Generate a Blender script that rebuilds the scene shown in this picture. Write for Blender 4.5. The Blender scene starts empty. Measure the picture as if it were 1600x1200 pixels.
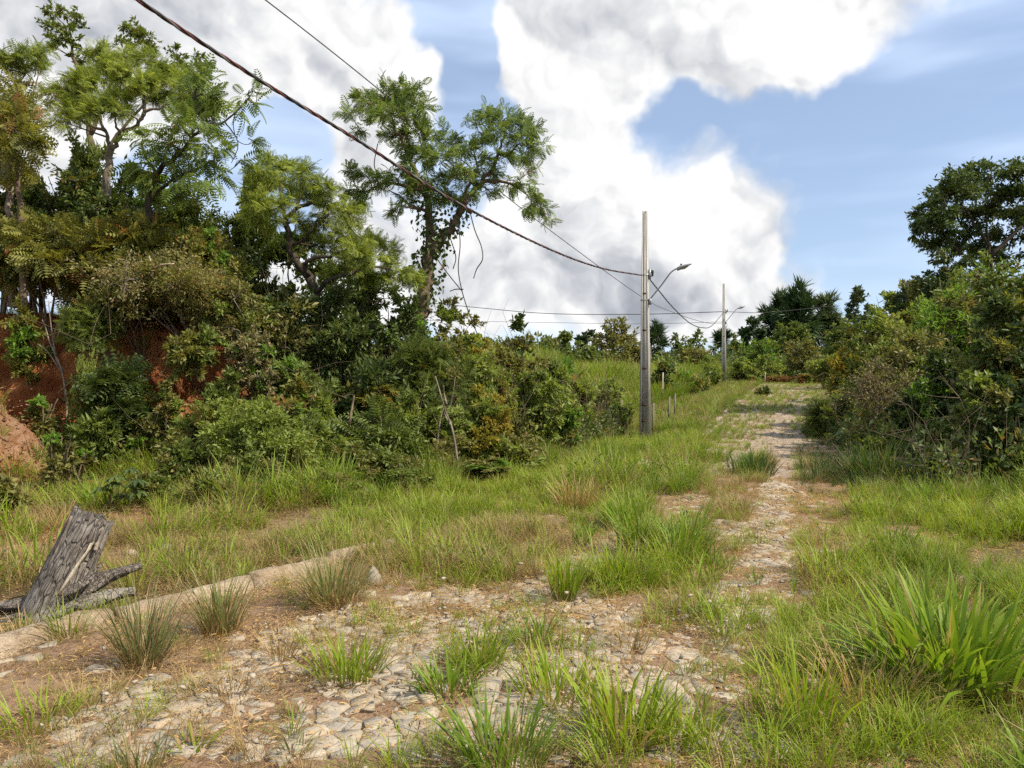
import bpy, math, random
import numpy as np
from mathutils import Vector, Matrix

R = math.radians
SC = bpy.context.scene
COL = SC.collection

# ------------------------------------------------------------------ camera, sun, sky
EYE = 1.65
F = 1200.0
cam_d = bpy.data.cameras.new('camera')
cam_d.sensor_width = 36.0
cam_d.lens = 27.0
cam_d.clip_start = 0.05
cam_d.clip_end = 3000
cam = bpy.data.objects.new('camera', cam_d)
COL.objects.link(cam)
cam.location = (0, 0, EYE)
cam.rotation_euler = (R(90), 0, 0)
SC.camera = cam

SUN_AZ, SUN_EL = 110.0, 48.0          # azimuth measured from +Y towards +X
S = Vector((math.cos(R(SUN_EL)) * math.sin(R(SUN_AZ)), math.cos(R(SUN_EL)) * math.cos(R(SUN_AZ)), math.sin(R(SUN_EL))))
sun_d = bpy.data.lights.new('sun', 'SUN')
sun_d.energy = 5.0
sun_d.angle = R(0.53)
sun_d.color = (1.0, 0.905, 0.75)
sun = bpy.data.objects.new('sun', sun_d)
sun.rotation_euler = S.to_track_quat('Z', 'Y').to_euler()
sun.location = (30, 5, 40)
COL.objects.link(sun)

SC.view_settings.view_transform = 'Standard'
SC.view_settings.look = 'None'
SC.view_settings.exposure = 0.42
SC.view_settings.gamma = 1.0
SC.render.engine = 'CYCLES'
SC.cycles.max_bounces = 5
SC.cycles.diffuse_bounces = 3
SC.cycles.glossy_bounces = 1
SC.cycles.transmission_bounces = 3
SC.cycles.use_denoising = False
SC.cycles.use_adaptive_sampling = True
SC.cycles.adaptive_threshold = 0.025
SC.cycles.sample_clamp_indirect = 4


def px_dir(px, py):
    v = Vector(((px - 800) / F, 1.0, (600 - py) / F))
    return v.normalized()


class NG:
    """small helper to write node graphs"""
    def __init__(self, nt):
        self.nt = nt

    def node(self, t, **kw):
        n = self.nt.nodes.new(t)
        for k, v in kw.items():
            setattr(n, k, v)
        return n

    def put(self, sock, v):
        if isinstance(v, bpy.types.NodeSocket):
            self.nt.links.new(v, sock)
        elif v is not None:
            sock.default_value = v

    def m(self, op, a, b=None, c=None, clamp=False):
        n = self.node('ShaderNodeMath', operation=op, use_clamp=clamp)
        self.put(n.inputs[0], a)
        self.put(n.inputs[1], b)
        self.put(n.inputs[2], c)
        return n.outputs[0]

    def v(self, op, a, b=None, scale=None):
        n = self.node('ShaderNodeVectorMath', operation=op)
        self.put(n.inputs[0], a)
        self.put(n.inputs[1], b)
        if scale is not None:
            self.put(n.inputs['Scale'], scale)
        return n.outputs['Value'] if op in ('LENGTH', 'DOT_PRODUCT', 'DISTANCE') else n.outputs['Vector']

    def noise(self, vec, scale, detail=4, rough=0.55, lac=2.0, color=False, dist=0.0):
        n = self.node('ShaderNodeTexNoise')
        self.put(n.inputs['Vector'], vec)
        n.inputs['Scale'].default_value = scale
        n.inputs['Detail'].default_value = detail
        n.inputs['Roughness'].default_value = rough
        n.inputs['Lacunarity'].default_value = lac
        n.inputs['Distortion'].default_value = dist
        return n.outputs['Color'] if color else n.outputs['Fac']

    def vor(self, vec, scale, feature='F1', out='Distance', rnd=1.0):
        n = self.node('ShaderNodeTexVoronoi', feature=feature)
        self.put(n.inputs['Vector'], vec)
        n.inputs['Scale'].default_value = scale
        n.inputs['Randomness'].default_value = rnd
        return n.outputs[out]

    def rng(self, v, a, b, c=0.0, d=1.0, smooth=True):
        n = self.node('ShaderNodeMapRange')
        n.interpolation_type = 'SMOOTHSTEP' if smooth else 'LINEAR'
        self.put(n.inputs[0], v)
        for i, q in enumerate((a, b, c, d)):
            self.put(n.inputs[i + 1], q)
        return n.outputs[0]

    def mix(self, f, a, b, mode='MIX'):
        n = self.node('ShaderNodeMix', data_type='RGBA', blend_type=mode)
        self.put(n.inputs[0], f)
        for i, q in ((6, a), (7, b)):
            if isinstance(q, tuple) and len(q) == 3:
                q = q + (1,)
            self.put(n.inputs[i], q)
        return n.outputs[2]


def build_sky():
    w = bpy.data.worlds.new('World')
    SC.world = w
    w.use_nodes = True
    nt = w.node_tree
    nt.nodes.clear()
    g = NG(nt)
    sky = g.node('ShaderNodeTexSky', sky_type='NISHITA')
    sky.sun_disc = False
    sky.sun_elevation = R(SUN_EL)
    sky.sun_rotation = R(SUN_AZ)
    sky.altitude = 800
    sky.air_density = 1.0
    sky.dust_density = 0.6
    sky.ozone_density = 1.4
    p = g.node('ShaderNodeTexCoord').outputs['Generated']
    # domain warp makes the billowing outlines
    w1 = g.v('SCALE', g.v('SUBTRACT', g.noise(p, 5.0, 2, 0.5, color=True), (0.5, 0.5, 0.5)), scale=0.14)
    w2 = g.v('SCALE', g.v('SUBTRACT', g.noise(p, 17.0, 3, 0.55, color=True), (0.5, 0.5, 0.5)), scale=0.05)
    pw = g.v('ADD', g.v('ADD', p, w1), w2)

    def blobs(lst, pos):
        tot = None
        for (bx, by, rx, ry, wt) in lst:
            c = px_dir(bx, by)
            k = 1.0 / math.sqrt(1 + ((bx - 800) / F) ** 2 + ((600 - by) / F) ** 2)
            d = g.v('MULTIPLY', g.v('SUBTRACT', pos, tuple(c)), (F / (rx * k), 2.0, F / (ry * k)))
            val = g.rng(g.v('LENGTH', d), 0.0, 1.0, wt, 0.0)
            tot = val if tot is None else g.m('ADD', tot, val)
        return tot

    cum = [  # bodies of cumulus: where, how wide, how high, weight
        (900, 60, 230, 170, 1.3), (1130, 40, 330, 190, 1.5), (1320, 20, 190, 120, 0.9), (1210, 120, 180, 90, .7), (960, 180, 130, 100, 0.7),
        (860, 130, 130, 110, .8),
        (480, 60, 260, 200, 1.2), (180, 60, 380, 260, 1.5), (-60, 150, 300, 300, 1.2), (600, 200, 160, 150, 0.9), (560, 330, 190, 130, 0.8),
        (680, 110, 90, 120, .55), (420, 140, 160, 120, .6),
        (860, 330, 200, 190, 1.3), (960, 360, 220, 160, 1.2), (1080, 420, 220, 130, 1.2), (1000, 470, 380, 110, 1.2), (720, 430, 260, 140, 1.2),
        (500, 480, 300, 120, .8), (1130, 320, 150, 130, .62), (920, 270, 120, 110, .7), (1190, 480, 190, 100, .6), (200, 420, 300, 120, .5)]
    gaps = [(735, 60, 80, 115, 1.5), (650, 20, 70, 80, 1.0), (790, 190, 70, 60, 0.7), (440, 215, 110, 85, 1.4), (600, 140, 40, 50, .5), (420, 330, 130, 110, 0.8),
            (1060, 205, 120, 45, .4), (250, 300, 120, 90, .7), (1330, 270, 150, 80, .3)]
    D = g.m('SUBTRACT', blobs(cum, pw), blobs(gaps, pw))
    # the rest of the sky carries the same kind of broken cumulus
    inview = g.rng(g.v('LENGTH', g.v('SUBTRACT', p, tuple(px_dir(800, 330)))), 0.62, 0.95, 1.0, 0.0)
    gen = g.m('MULTIPLY', g.m('SUBTRACT', g.noise(pw, 2.6, 4, 0.5), 0.45), 6.0)
    D = g.m('ADD', g.m('MULTIPLY', D, inview), g.m('MULTIPLY', gen, g.m('SUBTRACT', 1.0, inview)))
    fb = g.noise(pw, 6.0, 6, 0.55)
    def puffs(q):
        a = g.m('SUBTRACT', 0.42, g.vor(q, 13.0)); b = g.m('SUBTRACT', 0.42, g.vor(q, 31.0))
        return g.m('ADD', g.m('MULTIPLY', a, 0.75), g.m('MULTIPLY', b, 0.42))
    pf = puffs(pw)
    D2 = g.m('ADD', g.m('ADD', D, g.m('MULTIPLY', g.m('SUBTRACT', fb, 0.5), 1.15)), g.m('MULTIPLY', pf, 0.55))
    cover = g.rng(D2, 0.14, 0.74)
    # light and grey inside the cloud: thick bases grey, sunward edges white
    off = tuple(Vector((S.x, S.y * 0.3, S.z)) * 0.04)
    fb2 = g.noise(g.v('ADD', pw, off), 6.0, 4, 0.5)
    relief = g.m('ADD', g.m('MULTIPLY', g.m('SUBTRACT', fb, fb2), 1.3), g.m('MULTIPLY', g.m('SUBTRACT', pf, puffs(g.v('ADD', pw, tuple(q * 0.45 for q in off)))), 0.42))
    grey = [(60, 60, 330, 200, .75), (250, 60, 260, 160, .4), (900, 440, 330, 120, .85), (1060, 470, 260, 90, .6), (690, 420, 220, 110, .6), (890, 110, 140, 90, .35),
            (1170, 60, 160, 80, .3), (560, 330, 160, 100, .35), (960, 30, 160, 70, .25)]
    gr = g.m('MULTIPLY', blobs(grey, pw), 0.24)
    thick = g.m('MULTIPLY', g.rng(gen, 0.8, 2.6), g.m('MULTIPLY', 0.4, g.m('SUBTRACT', 1.0, inview)))
    lum = g.m('SUBTRACT', g.m('ADD', 0.98, relief), g.m('ADD', gr, thick))
    lum = g.m('MAXIMUM', g.m('MINIMUM', lum, 1.04), 0.52)
    ccol = g.mix(g.rng(lum, 0.4, 0.95, smooth=False), (0.66, 0.73, 0.86), (1.0, 1.0, 1.0))
    cval = g.v('SCALE', ccol, scale=g.m('MULTIPLY', lum, 6.9))
    # thin streaked high cloud
    st = g.node('ShaderNodeMapping')
    st.inputs['Rotation'].default_value = (0, R(-18), 0)
    st.inputs['Scale'].default_value = (1.3, 1.3, 6.5)
    nt.links.new(p, st.inputs['Vector'])
    cir = g.noise(st.outputs['Vector'], 2.2, 3, 0.5)
    cirf = g.rng(cir, 0.34, 0.66, 0.34, 0.95)
    base = g.mix(cirf, sky.outputs['Color'], (4.7, 5.8, 7.7))
    col = g.mix(cover, base, cval)
    bg = g.node('ShaderNodeBackground')
    nt.links.new(col, bg.inputs['Color'])
    bg.inputs['Strength'].default_value = 0.11
    w.cycles.sampling_method = 'MANUAL'
    w.cycles.sample_map_resolution = 256
    out = g.node('ShaderNodeOutputWorld')
    nt.links.new(bg.outputs[0], out.inputs['Surface'])


build_sky()

# ------------------------------------------------------------------ numeric helpers
rs = np.random.RandomState(11)


def _h(ix, iy, seed):
    n = (ix.astype(np.int64) * 374761393 + iy.astype(np.int64) * 668265263 + seed * 1442695041) & 0xffffffff
    n = ((n ^ (n >> 13)) * 1274126177) & 0xffffffff
    n = n ^ (n >> 16)
    return (n & 0xffff) / 65535.0


def vn(x, y, seed=0):
    x = np.asarray(x, float); y = np.asarray(y, float)
    ix = np.floor(x).astype(np.int64); iy = np.floor(y).astype(np.int64)
    fx = x - ix; fy = y - iy
    fx = fx * fx * (3 - 2 * fx); fy = fy * fy * (3 - 2 * fy)
    a = _h(ix, iy, seed); b = _h(ix + 1, iy, seed); c = _h(ix, iy + 1, seed); d = _h(ix + 1, iy + 1, seed)
    return (a * (1 - fx) + b * fx) * (1 - fy) + (c * (1 - fx) + d * fx) * fy


def fbm(x, y, seed=0, o=4):
    t = 0; a = 0.5; f = 1.0; s = 0
    for i in range(o):
        t = t + a * vn(np.asarray(x) * f + 17.3 * i, np.asarray(y) * f - 9.1 * i, seed + i)
        s += a; a *= 0.5; f *= 2.03
    return t / s


def sstep(x, a, b):
    t = np.clip((np.asarray(x, float) - a) / (b - a), 0, 1)
    return t * t * (3 - 2 * t)


# the toe of the red bank, and how high it stands along its length
TOE = np.array([(-40, 9.0), (-14, 12.2), (-9, 13.2), (-5.5, 13.2), (-2.5, 14.6), (0.2, 18.5), (2.0, 24.0), (3.0, 32.0), (4.0, 60.0)], float)
TOEH = np.array([3.6, 3.6, 3.5, 3.1, 2.3, 1.1, 0.5, 0.9, 1.2])


def bank_sd(x, y):
    """signed distance behind the toe line, and the bank height there"""
    x = np.asarray(x, float); y = np.asarray(y, float)
    best = np.full(x.shape, 1e9); sd = np.zeros(x.shape); hh = np.zeros(x.shape)
    for i in range(len(TOE) - 1):
        a, b = TOE[i], TOE[i + 1]
        d = b - a; L2 = d @ d
        t = np.clip(((x - a[0]) * d[0] + (y - a[1]) * d[1]) / L2, 0, 1)
        cx = a[0] + t * d[0]; cy = a[1] + t * d[1]
        q = np.hypot(x - cx, y - cy)
        side = np.sign(d[0] * (y - a[1]) - d[1] * (x - a[0]))
        m = q < best
        best = np.where(m, q, best); sd = np.where(m, q * side, sd); hh = np.where(m, TOEH[i] + t * (TOEH[i + 1] - TOEH[i]), hh)
    return sd, hh


def H(x, y):
    x = np.asarray(x, float); y = np.asarray(y, float)
    yy = np.maximum(y, 0)
    z = np.interp(yy, [0, 16, 24, 33, 54, 62, 90, 160, 400], [0, 0, -0.12, 0.5, 1.55, 1.75, 2.4, 3.6, 5.0])
    sd, hh = bank_sd(x, y)
    k = sstep(sd, -0.2, 2.3) * 0.86 + sstep(sd, 1.5, 9) * 0.14
    z = z + hh * k
    z = z + 0.45 * sstep(x - 0.33 * y, 3.2, 7.5) * sstep(y, 2, 8)       # gentle rise on the right
    z = z + 1.75 * np.exp(-(((x + 9.1) / 1.35) ** 2 + ((y - 12.2) / 1.1) ** 2))   # spoil heap against the bank
    z = z + (fbm(x * 0.8, y * 0.8, 3, 2) - 0.5) * 0.12 * sstep(y, 1, 6)
    return z


def H1(x, y):
    return float(H(np.array([x]), np.array([y]))[0])


def P(px, py, Y):
    return Vector(((px - 800) / F * Y, Y, EYE + (600 - py) / F * Y))


def hit(px, py):
    """where the sight line of a photograph point meets the terrain"""
    ys = np.concatenate([np.arange(1.5, 30, 0.02), np.arange(30, 160, 0.1)])
    xs = (px - 800) / F * ys
    zs = EYE + (600 - py) / F * ys
    hz = H(xs, ys)
    i = np.argmax(zs <= hz) if (zs <= hz).any() else len(ys) - 1
    return Vector((xs[i], ys[i], hz[i]))


def proj(x, y, z):
    return 800 + F * x / np.maximum(y, 0.1), 600 - F * (z - EYE) / np.maximum(y, 0.1)


def inpoly(px, py, poly):
    px = np.asarray(px); py = np.asarray(py)
    c = np.zeros(px.shape, bool)
    n = len(poly)
    for i in range(n):
        x0, y0 = poly[i]; x1, y1 = poly[(i + 1) % n]
        if y0 == y1:
            continue
        m = ((y0 > py) != (y1 > py)) & (px < (x1 - x0) * (py - y0) / (y1 - y0) + x0)
        c ^= m
    return c


class MB:
    """collects vertices and faces, with a tint and an along value for each vertex"""
    def __init__(self):
        self.v = []; self.f3 = []; self.f4 = []; self.ngon = []; self.t = []; self.a = []; self.n = 0

    def add(self, v, f, tint=0.5, along=0.0):
        v = np.asarray(v, float).reshape(-1, 3); f = np.asarray(f, int)
        (self.f3 if f.shape[1] == 3 else self.f4).append(f + self.n)
        self.v.append(v)
        self.t.append(np.broadcast_to(np.asarray(tint, float), (len(v),)))
        self.a.append(np.broadcast_to(np.asarray(along, float), (len(v),)))
        self.n += len(v)

    def tube(self, pts, rad, n=6, tint=0.5, cap=True, rough=0.0, rng=None):
        pts = np.asarray([tuple(q) for q in pts], float); k = len(pts)
        rad = np.broadcast_to(np.asarray(rad, float), (k,))
        tan = np.gradient(pts, axis=0)
        tan /= np.linalg.norm(tan, axis=1, keepdims=True) + 1e-9
        ref = np.array([0.31, 0.9, 0.2]) if abs(tan[:, 2]).mean() > 0.5 else np.array([0.1, 0.15, 1.0])
        u = np.cross(tan, ref); u /= np.linalg.norm(u, axis=1, keepdims=True) + 1e-9
        w = np.cross(tan, u)
        an = np.arange(n) / n * 2 * np.pi
        rr = rad[:, None] * np.ones((1, n))
        if rough and rng is not None:
            rr = rr * (1 + rough * (rng.rand(k, n) - 0.5) * 2)
        V = pts[:, None] + rr[..., None] * (u[:, None] * np.cos(an)[None, :, None] + w[:, None] * np.sin(an)[None, :, None])
        V = V.reshape(-1, 3)
        i = np.arange(k - 1)[:, None] * n; j = np.arange(n)[None]
        j2 = (j + 1) % n
        Fq = np.stack([i + j, i + j2, i + n + j2, i + n + j], -1).reshape(-1, 4)
        self.add(V, Fq, tint, np.repeat(np.linspace(0, 1, k), n))
        if cap:
            b = self.n - k * n
            self.ngon.append(list(range(b + n - 1, b - 1, -1))); self.ngon.append(list(range(b + (k - 1) * n, b + k * n)))

    def box(self, c, sx, sy, sz, top=(1, 1)):
        x, y, z = c
        V = []
        for zz, kx, ky in ((-sz / 2, 1, 1), (sz / 2, top[0], top[1])):
            for a, b in ((-1, -1), (1, -1), (1, 1), (-1, 1)):
                V.append((x + a * sx / 2 * kx, y + b * sy / 2 * ky, z + zz))
        self.add(V, [(3, 2, 1, 0), (4, 5, 6, 7), (0, 1, 5, 4), (1, 2, 6, 5), (2, 3, 7, 6), (3, 0, 4, 7)])

    def mesh(self, name, smooth=False):
        me = bpy.data.meshes.new(name)
        V = np.concatenate(self.v) if self.v else np.zeros((0, 3))
        loops = []; tot = []
        for lst, k in ((self.f3, 3), (self.f4, 4)):
            if lst:
                q = np.concatenate(lst); loops.append(q.ravel()); tot.append(np.full(len(q), k))
        for q in self.ngon:
            loops.append(np.array(q)); tot.append(np.array([len(q)]))
        loops = np.concatenate(loops); tot = np.concatenate(tot)
        me.vertices.add(len(V)); me.vertices.foreach_set('co', V.ravel())
        me.loops.add(len(loops)); me.loops.foreach_set('vertex_index', loops.astype(np.int32))
        me.polygons.add(len(tot))
        st = np.concatenate([[0], np.cumsum(tot)[:-1]]).astype(np.int32)
        me.polygons.foreach_set('loop_start', st)
        if smooth:
            me.polygons.foreach_set('use_smooth', np.ones(len(tot), bool))
        me.update(calc_edges=True)
        at = me.attributes.new('tint', 'FLOAT', 'POINT'); at.data.foreach_set('value', np.concatenate(self.t).astype(np.float32))
        at = me.attributes.new('along', 'FLOAT', 'POINT'); at.data.foreach_set('value', np.concatenate(self.a).astype(np.float32))
        return me

    def build(self, name, mat, parent=None, smooth=False, loc=None):
        me = self.mesh(name, smooth)
        me.materials.append(mat)
        return link(name, me, parent, loc)


def link(name, data, parent=None, loc=None):
    o = bpy.data.objects.new(name, data)
    COL.objects.link(o)
    if parent is not None:
        o.parent = parent
    if loc is not None:
        o.location = loc
    return o


def tag(o, label=None, cat=None, group=None, kind=None):
    for k, v in (('label', label), ('category', cat), ('group', group), ('kind', kind)):
        if v:
            o[k] = v
    return o


def thing(name, label, cat, loc, group=None):
    o = bpy.data.objects.new(name, None)
    o.empty_display_size = 0.2
    COL.objects.link(o)
    o.location = loc
    return tag(o, label, cat, group)


# ------------------------------------------------------------------ materials
MATS = {}


def new_mat(name):
    m = bpy.data.materials.new(name)
    m.use_nodes = True
    m.node_tree.nodes.clear()
    MATS[name] = m
    return m, NG(m.node_tree)


def finish(g, shader):
    o = g.node('ShaderNodeOutputMaterial')
    g.nt.links.new(shader, o.inputs['Surface'])


def princ(g, col, rough=0.8, spec=0.3, bump=None, bstr=0.5, bdist=0.02):
    b = g.node('ShaderNodeBsdfPrincipled')
    g.put(b.inputs['Base Color'], col if not (isinstance(col, tuple) and len(col) == 3) else col + (1,))
    g.put(b.inputs['Roughness'], rough)
    b.inputs['Specular IOR Level'].default_value = spec
    if bump is not None:
        n = g.node('ShaderNodeBump')
        n.inputs['Strength'].default_value = bstr
        n.inputs['Distance'].default_value = bdist
        g.put(n.inputs['Height'], bump)
        g.nt.links.new(n.outputs[0], b.inputs['Normal'])
    return b


def attr(g, name):
    a = g.node('ShaderNodeAttribute')
    a.attribute_name = name
    return a.outputs['Fac']


def leaf_mat(name, a, b, accent=None, af=0.08, transl=0.3, rough=0.45, spec=0.35):
    kk = (1.34, 1.28, 1.15)
    a = tuple(q * k for q, k in zip(a, kk)); b = tuple(q * k for q, k in zip(b, kk))
    transl = min(0.45, transl + 0.06); rough = max(rough, 0.5); spec = min(spec, 0.3)
    m, g = new_mat(name)
    t = attr(g, 'tint')
    c = g.mix(g.rng(t, 0.0, 1.0 - (af if accent else 0), smooth=False), a, b)
    if accent:
        c = g.mix(g.m('GREATER_THAN', t, 1 - af), c, accent)
    p = princ(g, c, rough, spec)
    tr = g.node('ShaderNodeBsdfTranslucent')
    tc = g.mix(1.0, c, (1.25, 1.2, 0.55), 'MULTIPLY')
    g.nt.links.new(tc, tr.inputs['Color'])
    ad = g.node('ShaderNodeMixShader')
    ad.inputs[0].default_value = transl
    g.nt.links.new(p.outputs[0], ad.inputs[1])
    g.nt.links.new(tr.outputs[0], ad.inputs[2])
    finish(g, ad.outputs[0])
    return m


def grass_mat(name, base, mid, tip, alt, altf=0.35, transl=0.4):
    m, g = new_mat(name)
    t = attr(g, 'tint'); al = attr(g, 'along')
    oi = g.node('ShaderNodeObjectInfo').outputs['Random']
    c = g.mix(g.rng(al, 0.05, 0.35), base, mid)
    c = g.mix(g.rng(al, 0.55, 1.0), c, tip)
    c = g.mix(g.m('LESS_THAN', t, altf), c, alt)
    v = g.m('ADD', g.m('MULTIPLY', t, 0.35), g.m('MULTIPLY', oi, 0.45))
    c = g.mix(1.0, c, g.mix(v, (0.72, 0.74, 0.8), (1.18, 1.12, 0.9)), 'MULTIPLY')
    p = princ(g, c, 0.5, 0.3)
    tr = g.node('ShaderNodeBsdfTranslucent')
    g.nt.links.new(g.mix(1.0, c, (1.2, 1.15, 0.6), 'MULTIPLY'), tr.inputs['Color'])
    ms = g.node('ShaderNodeMixShader')
    ms.inputs[0].default_value = transl
    g.nt.links.new(p.outputs[0], ms.inputs[1]); g.nt.links.new(tr.outputs[0], ms.inputs[2])
    finish(g, ms.outputs[0])
    return m


def bark_mat(name, a, b, scale=12, moss=None):
    m, g = new_mat(name)
    tc = g.node('ShaderNodeTexCoord').outputs['Object']
    mp = g.node('ShaderNodeMapping'); mp.inputs['Scale'].default_value = (1, 1, 0.3)
    g.nt.links.new(tc, mp.inputs['Vector'])
    n = g.noise(mp.outputs[0], scale, 5, 0.65)
    c = g.mix(g.rng(n, 0.3, 0.7), a, b)
    if moss:
        c = g.mix(g.rng(g.noise(tc, 3.0, 3), 0.5, 0.65, 0, .7), c, moss)
    p = princ(g, c, 0.9, 0.15, n, 0.8, 0.03)
    finish(g, p.outputs[0])
    return m


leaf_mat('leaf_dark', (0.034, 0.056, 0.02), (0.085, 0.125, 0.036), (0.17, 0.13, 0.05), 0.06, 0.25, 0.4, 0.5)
leaf_mat('leaf_mid', (0.065, 0.095, 0.025), (0.145, 0.19, 0.048), (0.21, 0.14, 0.04), 0.06, 0.3)
leaf_mat('leaf_light', (0.105, 0.15, 0.035), (0.22, 0.275, 0.07), (0.25, 0.2, 0.06), 0.04, 0.38)
leaf_mat('leaf_feather', (0.15, 0.20, 0.045), (0.27, 0.33, 0.09), None, 0, 0.4)
leaf_mat('leaf_lone', (0.07, 0.115, 0.03), (0.17, 0.235, 0.07), (0.2, 0.15, 0.04), 0.03, 0.3)
leaf_mat('leaf_olive', (0.09, 0.1, 0.032), (0.19, 0.19, 0.065), (0.2, 0.13, 0.05), 0.1, 0.28)
leaf_mat('leaf_rust', (0.09, 0.105, 0.028), (0.21, 0.215, 0.06), (0.33, 0.17, 0.07), 0.13, 0.32)
leaf_mat('leaf_drygrey', (0.12, 0.115, 0.062), (0.23, 0.21, 0.11), (0.23, 0.16, 0.09), 0.15, 0.2, 0.7, 0.15)
leaf_mat('leaf_yellow', (0.13, 0.14, 0.025), (0.26, 0.23, 0.045), (0.3, 0.17, 0.03), 0.15, 0.35)
leaf_mat('leaf_bright', (0.075, 0.15, 0.025), (0.16, 0.27, 0.05), None, 0, 0.38)
leaf_mat('leaf_pine', (0.02, 0.042, 0.018), (0.05, 0.085, 0.03), None, 0, 0.15, 0.55)
leaf_mat('leaf_blue', (0.035, 0.06, 0.03), (0.09, 0.12, 0.06), None, 0, 0.25)
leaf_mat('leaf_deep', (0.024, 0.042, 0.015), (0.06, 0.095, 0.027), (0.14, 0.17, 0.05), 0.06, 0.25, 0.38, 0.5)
leaf_mat('leaf_fern', (0.10, 0.055, 0.028), (0.17, 0.095, 0.045), (0.12, 0.14, 0.04), 0.2, 0.25, 0.8, 0.1)
leaf_mat('leaf_straw', (0.27, 0.18, 0.09), (0.48, 0.36, 0.2), None, 0, 0.2, 0.8, 0.1)
grass_mat('grass_green', (0.25, 0.25, 0.06), (0.24, 0.345, 0.026), (0.37, 0.42, 0.055), (0.40, 0.30, 0.12), 0.13)
grass_mat('grass_lush', (0.19, 0.22, 0.05), (0.175, 0.285, 0.026), (0.28, 0.36, 0.05), (0.36, 0.29, 0.11), 0.12)
grass_mat('grass_blue', (0.27, 0.18, 0.08), (0.175, 0.21, 0.075), (0.31, 0.31, 0.14), (0.38, 0.26, 0.13), 0.3, 0.32)
grass_mat('grass_dry', (0.24, 0.14, 0.075), (0.40, 0.28, 0.14), (0.50, 0.38, 0.21), (0.25, 0.22, 0.08), 0.25, 0.3)
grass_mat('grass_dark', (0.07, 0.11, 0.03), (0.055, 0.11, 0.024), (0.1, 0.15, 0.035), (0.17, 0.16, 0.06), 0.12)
bark_mat('bark_grey', (0.13, 0.105, 0.08), (0.3, 0.25, 0.2), 14)
bark_mat('bark_dark', (0.035, 0.028, 0.022), (0.10, 0.08, 0.06), 14)
bark_mat('bark_brown', (0.09, 0.065, 0.045), (0.2, 0.15, 0.1), 14)
bark_mat('wood_pale', (0.36, 0.3, 0.23), (0.55, 0.48, 0.38), 20)


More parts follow.
